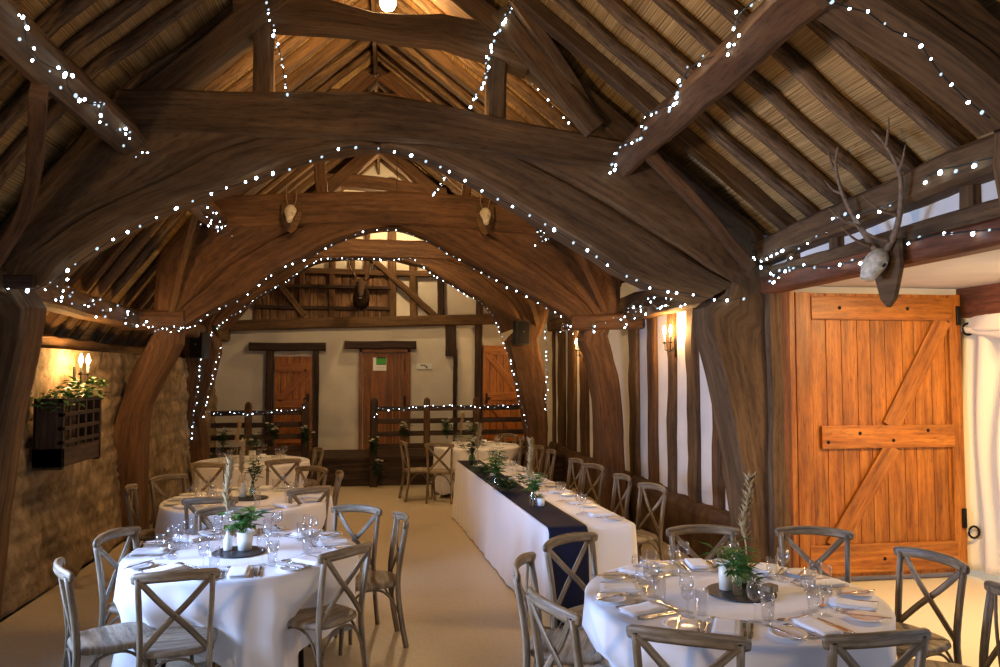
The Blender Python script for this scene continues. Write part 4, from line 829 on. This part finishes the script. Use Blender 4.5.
def pendant(label, p, ztop, r=.055, m='bulb'):
    t = thing('pendant_bulb', label, 'ceiling lamp', p); q = MB(); tube(q, [(0, 0, .10), (0, 0, ztop-p[2])], .005, 6); q.build('cord', 'iron', t); q = MB(); lathe(q, [(0, .12), (.022, .12), (.024, .05), (0, .05)], 12); q.build('lamp_holder', 'iron', t, True)
    q = MB(); ball(q, (0, 0, 0), r, 14, 10); q.build('bulb', m, t, True); return t
pendant('bright round bulb hanging at the top middle beside the upper collar', (.0, 6.70, 5.24), 5.75, .072)
pendant('roof bulb hidden behind the collar with the two skulls', (.15, 11.0, 4.30), 5.75, .055, 'bulb_b')
pendant('roof bulb behind the rear truss lighting the gable top', (.2, 13.5, 4.72), 5.6, .05, 'bulb_b')
pendant('added fill bulb above the photographer, out of view', (.45, 4.3, 4.5), 5.45, .06, 'bulb_added')  # unseen bulb, added to brighten the near right roof slope
def speaker(label, c, rz):
    t = thing('loudspeaker', label, 'loudspeaker', c, rz); q = MB(); P = [V((0, 0, -.2)), V((0, 0, .2))]; beam(q, (0, 0, -.2), (0, 0, .2), .24, .2, (0, 1, 0), pr=prof(.18)); q.build('cabinet', 'blackp', t)
    q = MB(); box(q, -.10, .10, -.115, -.10, -.175, .175, .1, axis=0); q.build('grille', 'iron', t); q = MB(); beam(q, (0, .1, .05), (0, .22, .08), .05, .04); q.build('bracket', 'iron', t); 
    q = MB(); ball(q, (0, -.116, .02), .012, 8, 5); q.build('badge', 'steel', t, True); return t
speaker('black loudspeaker fixed to the truss on the stone wall side', (-2.86, 12.38, 2.36), -.25); speaker('black loudspeaker fixed to the rear truss by the stud wall', (2.25, 12.5, 2.6), .2)

# ---- skulls and stag
def antler(q, base, sgn, sc, side, fw, upv=V((0, 0, 1))):
    def A(a, b, c): return V(base)+(side*a*sgn+upv*b+fw*(c+.30*min(b, .4)))*sc
    main = [A(0, 0, 0), A(.12, .14, -.04), A(.24, .34, -.06), A(.30, .55, -.02), A(.26, .76, .06), A(.16, .9, .1)]
    tube(q, smooth_path(main, 20), [.024*sc*(1.2-.8*i/20) for i in range(21)], 7, up=(0, 1, 0), wob=.002)
    for i, (a, b) in enumerate(((A(.05, .06, 0), A(.02, .2, .24)), (A(.17, .24, -.05), A(.16, .38, .2)), (A(.30, .55, -.02), A(.46, .70, .04)), (A(.27, .74, .06), A(.34, .94, .08)))): tube(q, smooth_path([a, a.lerp(b, .5)+upv*-.03*sc, b], 8), [.018*sc*(1-.8*k/8) for k in range(9)], 6, up=(0, 1, 0))
def skull(label, c, side, fw, sc, antl):
    t = thing('deer_skull', label, 'deer skull', c); c = V((0, 0, 0)); u = V((0, 0, 1)); q = MB()
    pl_ = [(-.11, .12), (.11, .12), (.12, -.05), (.06, -.22), (0, -.27), (-.06, -.22), (-.12, -.05)]
    vs = [side*a*sc+u*b*sc+fw*.0 for a, b in pl_]+[side*a*sc+u*b*sc+fw*.022*sc*1.2 for a, b in pl_]; n = 7; q.add(vs, [list(range(n)), list(range(2*n-1, n-1, -1))]+[[i, i+n, (i+1) % n+n, (i+1) % n] for i in range(n)]); q.build('plaque', 'oak', t)
    q = MB(); C = []; A_ = []; B_ = []
    for tt, w, h in ((0, .035, .03), (.05, .066, .05), (.11, .075, .055), (.16, .058, .045), (.22, .04, .032), (.27, .034, .026), (.29, .018, .014)): C.append(u*(.06-tt*.75)*sc+fw*(.05+tt*.45)*sc); A_.append(side*w*sc); B_.append((fw*.8+u*.45)*h*sc)
    if antl: C, A_, B_ = C[:5], [a*1.15 for a in A_[:5]], [b*1.2 for b in B_[:5]]
    loft(q, C, A_, B_, ngon(10), .006*sc, 5); q.build('cranium', 'bone', t, True)
    for s in (-1, 1): q = MB(); ball(q, side*s*.066*sc+u*(-.03)*sc+fw*.095*sc, .018*sc, 8, 6); q.build('eye_socket', 'oak_dark', t, True)
    for s in (-1, 1):
        q = MB()
        if antl: antler(q, side*s*.045*sc+u*.06*sc+fw*.05*sc, s, antl, side, fw); q.build('antler', 'antler', t, True)
        else: tube(q, smooth_path([side*s*.03*sc+u*.05*sc+fw*.05*sc, side*s*.06*sc+u*.18*sc+fw*.03*sc, side*s*.05*sc+u*.30*sc+fw*.07*sc], 8), [.010*sc*(1-.09*k) for k in range(9)], 6, up=(0, 1, 0)); q.build('horn', 'antler', t, True)
    return t
skull('pale deer skull with wide branching antlers on the beam above the barn door', (3.20, 4.42, 2.66), V((0, -1, 0)), V((-1, 0, 0)), 1.1, .80)
skull('small roe skull on the left half of the second truss collar', (-1.13, 9.36, 3.88), V((1, 0, 0)), V((0, -1, 0)), 1.0, 0); skull('small roe skull on the right half of the second truss collar', (1.22, 9.36, 3.92), V((1, 0, 0)), V((0, -1, 0)), 1.0, 0)
sh = thing('stag_head', 'mounted dark stag head with antlers on the gable boards', 'stag head', (-.45, YB-.17, 3.45)); q = MB()
C = []; A_ = []; B_ = []
for y, z, w, h in ((0, -.12, .16, .24), (-.12, -.05, .14, .19), (-.22, .05, .11, .14), (-.30, .10, .095, .11), (-.38, .06, .085, .095), (-.46, -.02, .06, .07), (-.54, -.10, .05, .052), (-.58, -.135, .03, .03)): C.append(V((0, y, z))); A_.append(V((w, 0, 0))); B_.append(V((0, -.35, 1)).normalized()*h)
loft(q, C, A_, B_, ngon(12), .008, 4); q.build('head', 'fur', sh, True)
for s in (-1, 1):
    q = MB(); leaf(q, (s*.08, -.26, .17), (s*.8, -.1, .45), .2, .1, droop=.1); q.build('ear', 'fur', sh); q = MB(); antler(q, (s*.045, -.25, .2), s, .62, V((1, 0, 0)), V((0, -1, 0))); q.build('antler', 'antler', sh, True)
    q = MB(); ball(q, (s*.083, -.38, .08), .016, 8, 6); q.build('eye', 'blackp', sh, True)
q = MB(); ball(q, (0, -.575, -.13), .026, 8, 6); q.build('nose', 'blackp', sh, True); q = MB(); ball(q, (0, -.56, -.165), .02, 8, 5, sc=(1.4, .6, .5)); q.build('muzzle_patch', 'bone', sh, True)

# ================================================================== FAIRY LIGHTS
qb = MB(); ball(qb, (0, 0, 0), .0105, 8, 6, sc=(1, 1, 1.35)); led = qb.build('bulb', 'led', None, True); first = [True]
def fairy(label, pts, nb, jit=.02, sag=0, twist=0, big=1.0, seed=0):
    rnd = random.Random(seed); P = [V(p) for p in pts]; d = sum((b-a).length for a, b in zip(P, P[1:])); n = max(12, int(d/.06)); Q = resample(P, n); W = []
    for i, p in enumerate(Q):
        t = i/(n-1); o = V((0, 0, 0))
        if twist: o = V((cos(t*twist*6.28)*jit, sin(t*twist*6.28)*jit*.5, sin(t*twist*6.28)*jit))
        W.append(p+o+noise.noise_vector(p*4+V((seed, 0, 0)))*jit*.5)
    q = MB(); tube(q, W, .0042, 5); root = q.build('string_lights', 'wire'); tag(root, label, 'fairy lights', 'strings of cool white fairy lights')
    for i in range(nb):
        t = (i+.5+rnd.uniform(-.3, .3))/nb*(n-1); k = min(n-2, max(0, int(t))); p = W[k].lerp(W[k+1], min(1, max(0, t-k)))+V((rnd.uniform(-1, 1), rnd.uniform(-1, .2), rnd.uniform(-1.3, .5)))*jit*.8
        if first[0]: o = led; first[0] = False
        else: o = led.copy(); COL.objects.link(o)
        if rnd.random() < .4: o.material_slots[0].link = 'OBJECT'; o.material_slots[0].material = M['led_dim']
        else: o.material_slots[0].link = 'OBJECT'; o.material_slots[0].material = M['led']
        s = big*(1.2 if W[0].y < 8 else 1.0 if W[0].y < 11 else .85)*rnd.choice((.42, .5, .55, .6, .65, .75, .85)); o.scale = (s, s, s); o.location = p; o.rotation_euler = (rnd.random(), rnd.random(), 0); o.parent = root
def PY(pts, Y): return [atY(x, y, Y) for x, y in pts]
fA = 6.4-HT-.05
fairy('fairy lights along the underside of the nearest full truss arch', PY([(2, 287), (14, 286), (31, 291), (50, 284), (66, 271), (90, 254), (115, 238), (135, 229), (165, 213), (200, 199), (230, 187), (265, 176), (300, 165), (335, 152), (345, 146), (380, 149), (400, 153), (430, 162), (460, 178), (500, 199), (540, 221), (580, 246), (620, 273), (655, 289), (690, 294), (722, 301), (748, 298)], fA), 48, .012, big=1.15, seed=1)
fairy('dense fairy lights along the left wall plate above the stone wall lamp', PY([(57, 270), (58, 288)], 6.35)+[(-2.80, 6.9, 2.63), (-2.80, 7.6, 2.64), (-2.80, 8.4, 2.58), (-2.80, 9.3, 2.56)], 42, .06, twist=6, big=1.05, seed=2)
fairy('fairy lights on the nearest left purlin in the top left corner', [(-1.86, 4.0, 3.72), (-1.85, 4.5, 3.66), (-1.86, 5.2, 3.66), (-1.88, 6.2, 3.66)], 32, .042, twist=4, big=1.0, seed=3)
fairy('fairy lights along the big right purlin up to the nearest full truss', [(1.84, 3.3, 3.80), (1.84, 4.2, 3.76), (1.84, 5.2, 3.72), (1.84, 6.2, 3.66)], 42, .036, twist=4, big=1.0, seed=4)
fairy('fairy lights along the wall plate above the porch and big antlers', [(3.12, 6.1, 2.86), (3.14, 5.6, 2.93), (3.14, 5.0, 2.99), (3.14, 4.4, 3.03), (3.14, 3.9, 3.07), (3.14, 3.2, 3.11)], 24, .03, twist=3, big=1.1, seed=5)
fairy('fairy lights looped on the red lintel above the barn door', [(3.18, 6.1, 2.72), (3.2, 5.6, 2.76), (3.22, 5.0, 2.75), (3.22, 4.3, 2.73), (3.22, 3.9, 2.76), (3.22, 3.3, 2.74)], 22, .03, twist=2, big=.9, seed=6)
fairy('fairy lights hanging in a tangle where the oak truss meets the porch', [(3.14, 6.1, 2.98), (3.12, 5.9, 2.84), (3.14, 5.7, 2.70), (3.14, 5.55, 2.86)], 12, .05, big=1, seed=7)
fairy('dense fairy lights on the eaves rail above the stud wall', [(3.0, 6.7, 2.76), (3.0, 7.6, 2.72), (3.02, 8.6, 2.74), (3.02, 9.3, 2.66), (2.9, 9.35, 2.58), (2.5, 9.35, 2.56)], 52, .075, twist=8, big=.95, seed=8)
fB = 9.6-HT-.05
fairy('fairy lights under the arch of the second truss', PY([(150, 333), (170, 326), (190, 328), (205, 316), (239, 299), (257, 286), (276, 272), (309, 257), (340, 241), (370, 230), (395, 229), (420, 237), (445, 251), (475, 269), (510, 288), (540, 303), (560, 315), (573, 328)], fB), 44, .015, big=.95, seed=9)
fC = 12.8-HT-.06
fairy('fairy lights down the rear truss arch to the stone wall side', PY([(192, 440), (193, 420), (198, 385), (203, 350), (213, 330), (232, 316), (250, 303), (267, 291), (287, 280), (304, 268), (323, 258), (345, 258), (385, 260)], fC), 60, .02, big=1.0, seed=10)
fairy('second strand of fairy lights down the left leg of the rear truss', PY([(221, 345), (214, 372), (208, 398), (203, 420)], fC), 14, .02, big=1.0, seed=11)
fairy('fairy lights down the rear truss arch to the stud wall side', PY([(385, 260), (413, 258), (430, 272), (455, 288), (484, 304), (494, 316), (500, 333), (510, 360), (516, 385), (522, 410), (528, 432)], fC), 44, .02, big=1.0, seed=12)
fairy('fairy lights hanging straight down right of the rear loudspeaker', [(2.66, 12.5, 2.75), (2.68, 12.5, 2.2), (2.68, 12.5, 1.7), (2.66, 12.5, 1.3)], 18, .03, big=1.0, seed=13)
fairy('fairy lights along the top rail of the braced-door fence', [(-2.9, 13.15, 1.28), (-2.3, 13.15, 1.27), (-1.8, 13.15, 1.30), (-1.35, 13.14, 1.35)], 20, .03, big=1, seed=14)
fairy('fairy lights along the top rail of the notice-door fence', [(-.16, 13.14, 1.15), (-.15, 13.15, 1.33), (.3, 13.15, 1.32), (.75, 13.15, 1.37), (1.5, 13.15, 1.36), (2.1, 13.15, 1.36), (2.6, 13.15, 1.42)], 34, .03, big=1, seed=15)
fairy('dense fairy lights on the left purlin between the first two trusses', [(-1.9, 8.3, 3.68), (-1.9, 8.9, 3.66), (-1.9, 9.4, 3.64)], 24, .07, twist=4, big=.9, seed=16)
fairy('dense fairy lights on the right purlin before the second truss', [(1.9, 8.6, 3.68), (1.9, 9.0, 3.66), (1.9, 9.4, 3.66)], 20, .07, twist=4, big=.8, seed=17)
fairy('fairy lights wound on the left wall plate beside the second truss', [(-2.78, 9.3, 2.52), (-2.6, 9.3, 2.46), (-2.4, 9.33, 2.44), (-2.2, 9.33, 2.5)], 12, .03, big=.8, seed=18)
fairy('fairy lights on the right plate between second and rear truss', [(2.9, 10.2, 2.7), (2.9, 11.2, 2.66), (2.9, 12.4, 2.7)], 26, .07, twist=4, big=.85, seed=19)
fairy('fairy lights on the right purlin before the rear truss', [(1.9, 11.6, 3.68), (1.9, 12.2, 3.64), (1.85, 12.55, 3.6)], 14, .06, big=.9, seed=20)
fairy('fairy lights along the curved brace in the top right corner', PY([(826, 0), (850, 8), (870, 13), (890, 30), (918, 40), (932, 62), (948, 82), (970, 103), (990, 118)], 3.2-HT-.04), 11, .006, big=.75, seed=21)
fairy('fairy lights on the upper left principal behind the collar', PY([(180, 91), (195, 78), (212, 62), (225, 52), (240, 38)], 6.7), 7, .02, big=.8, seed=22)
fairy('fairy lights on the upper right principal behind the collar', PY([(512, 66), (522, 74), (535, 84), (550, 103), (565, 118), (572, 127)], 6.7), 8, .01, big=.8, seed=23)
fairy('strand of fairy lights hanging left of the roof bulb between the two collars', PY([(264, 0), (268, 14), (276, 40), (282, 62), (287, 95)], fA), 17, .02, big=1, seed=24)
fairy('strand of fairy lights hanging right of the roof bulb between the two collars', PY([(518, 0), (508, 12), (498, 30), (488, 52), (484, 80), (474, 95), (470, 110)], fA), 30, .022, big=1, seed=25)
fairy('short strand of fairy lights behind the arch apex on the right', PY([(448, 168), (446, 178), (440, 186), (432, 195)], 8.4), 12, .02, big=.9, seed=26)

# ================================================================== LIGHT
def area(name, loc, to, sx, sy, e, col, spread=180):
    l = bpy.data.lights.new(name, 'AREA'); l.shape = 'RECTANGLE'; l.size = sx; l.size_y = sy; l.energy = e; l.color = col; l.spread = R(spread); o = bpy.data.objects.new(name, l); COL.objects.link(o)
    o.location = loc; o.rotation_euler = (V(to)-V(loc)).to_track_quat('-Z', 'Y').to_euler(); return o
DAY = (.52, .68, 1.0); WARM = None
area('window_daylight', (-3.3, 4.4, 1.6), (0, 4.75, 1.15), 2.2, 1.0, 125, (.40, .57, 1), 92)
area('wall_uplighter', (-2.75, .9, 2.1), (1.9, 4.3, 4.2), .35, .35, 58, (1, .66, .34), 120)
area('porch_lamp', (4.85, 4.7, 2.72), (4.8, 5.3, 0), .5, .5, 105, (1, .64, .29))
area('marquee_light', (6.7, 4.6, 2.0), (4.4, 5.4, 1.0), 2.2, 1.8, 55, (1, .70, .36))
M['bulb'].node_tree.nodes['Emission'].inputs['Strength'].default_value = 1050
M['bulb_b'].node_tree.nodes['Emission'].inputs['Strength'].default_value = 1150
M['bulb_added'].node_tree.nodes['Emission'].inputs['Strength'].default_value = 70
M['candle'].node_tree.nodes['Emission'].inputs['Strength'].default_value = 1000
w = bpy.data.worlds.new('world'); S.world = w; w.use_nodes = True; bg = w.node_tree.nodes['Background']; bg.inputs[0].default_value = (.55, .68, 1, 1); bg.inputs[1].default_value = .55
vs_ = S.view_settings; vs_.view_transform = 'Standard'; vs_.look = 'None'; vs_.gamma = 1; vs_.use_curve_mapping = False; vs_.exposure = 0.08
S.display_settings.display_device = 'sRGB'
try:
    S.cycles.sample_clamp_indirect = 4; S.cycles.max_bounces = 8; S.cycles.transparent_max_bounces = 24; S.cycles.use_denoising = True; S.cycles.caustics_reflective = False; S.cycles.caustics_refractive = False
except Exception: pass
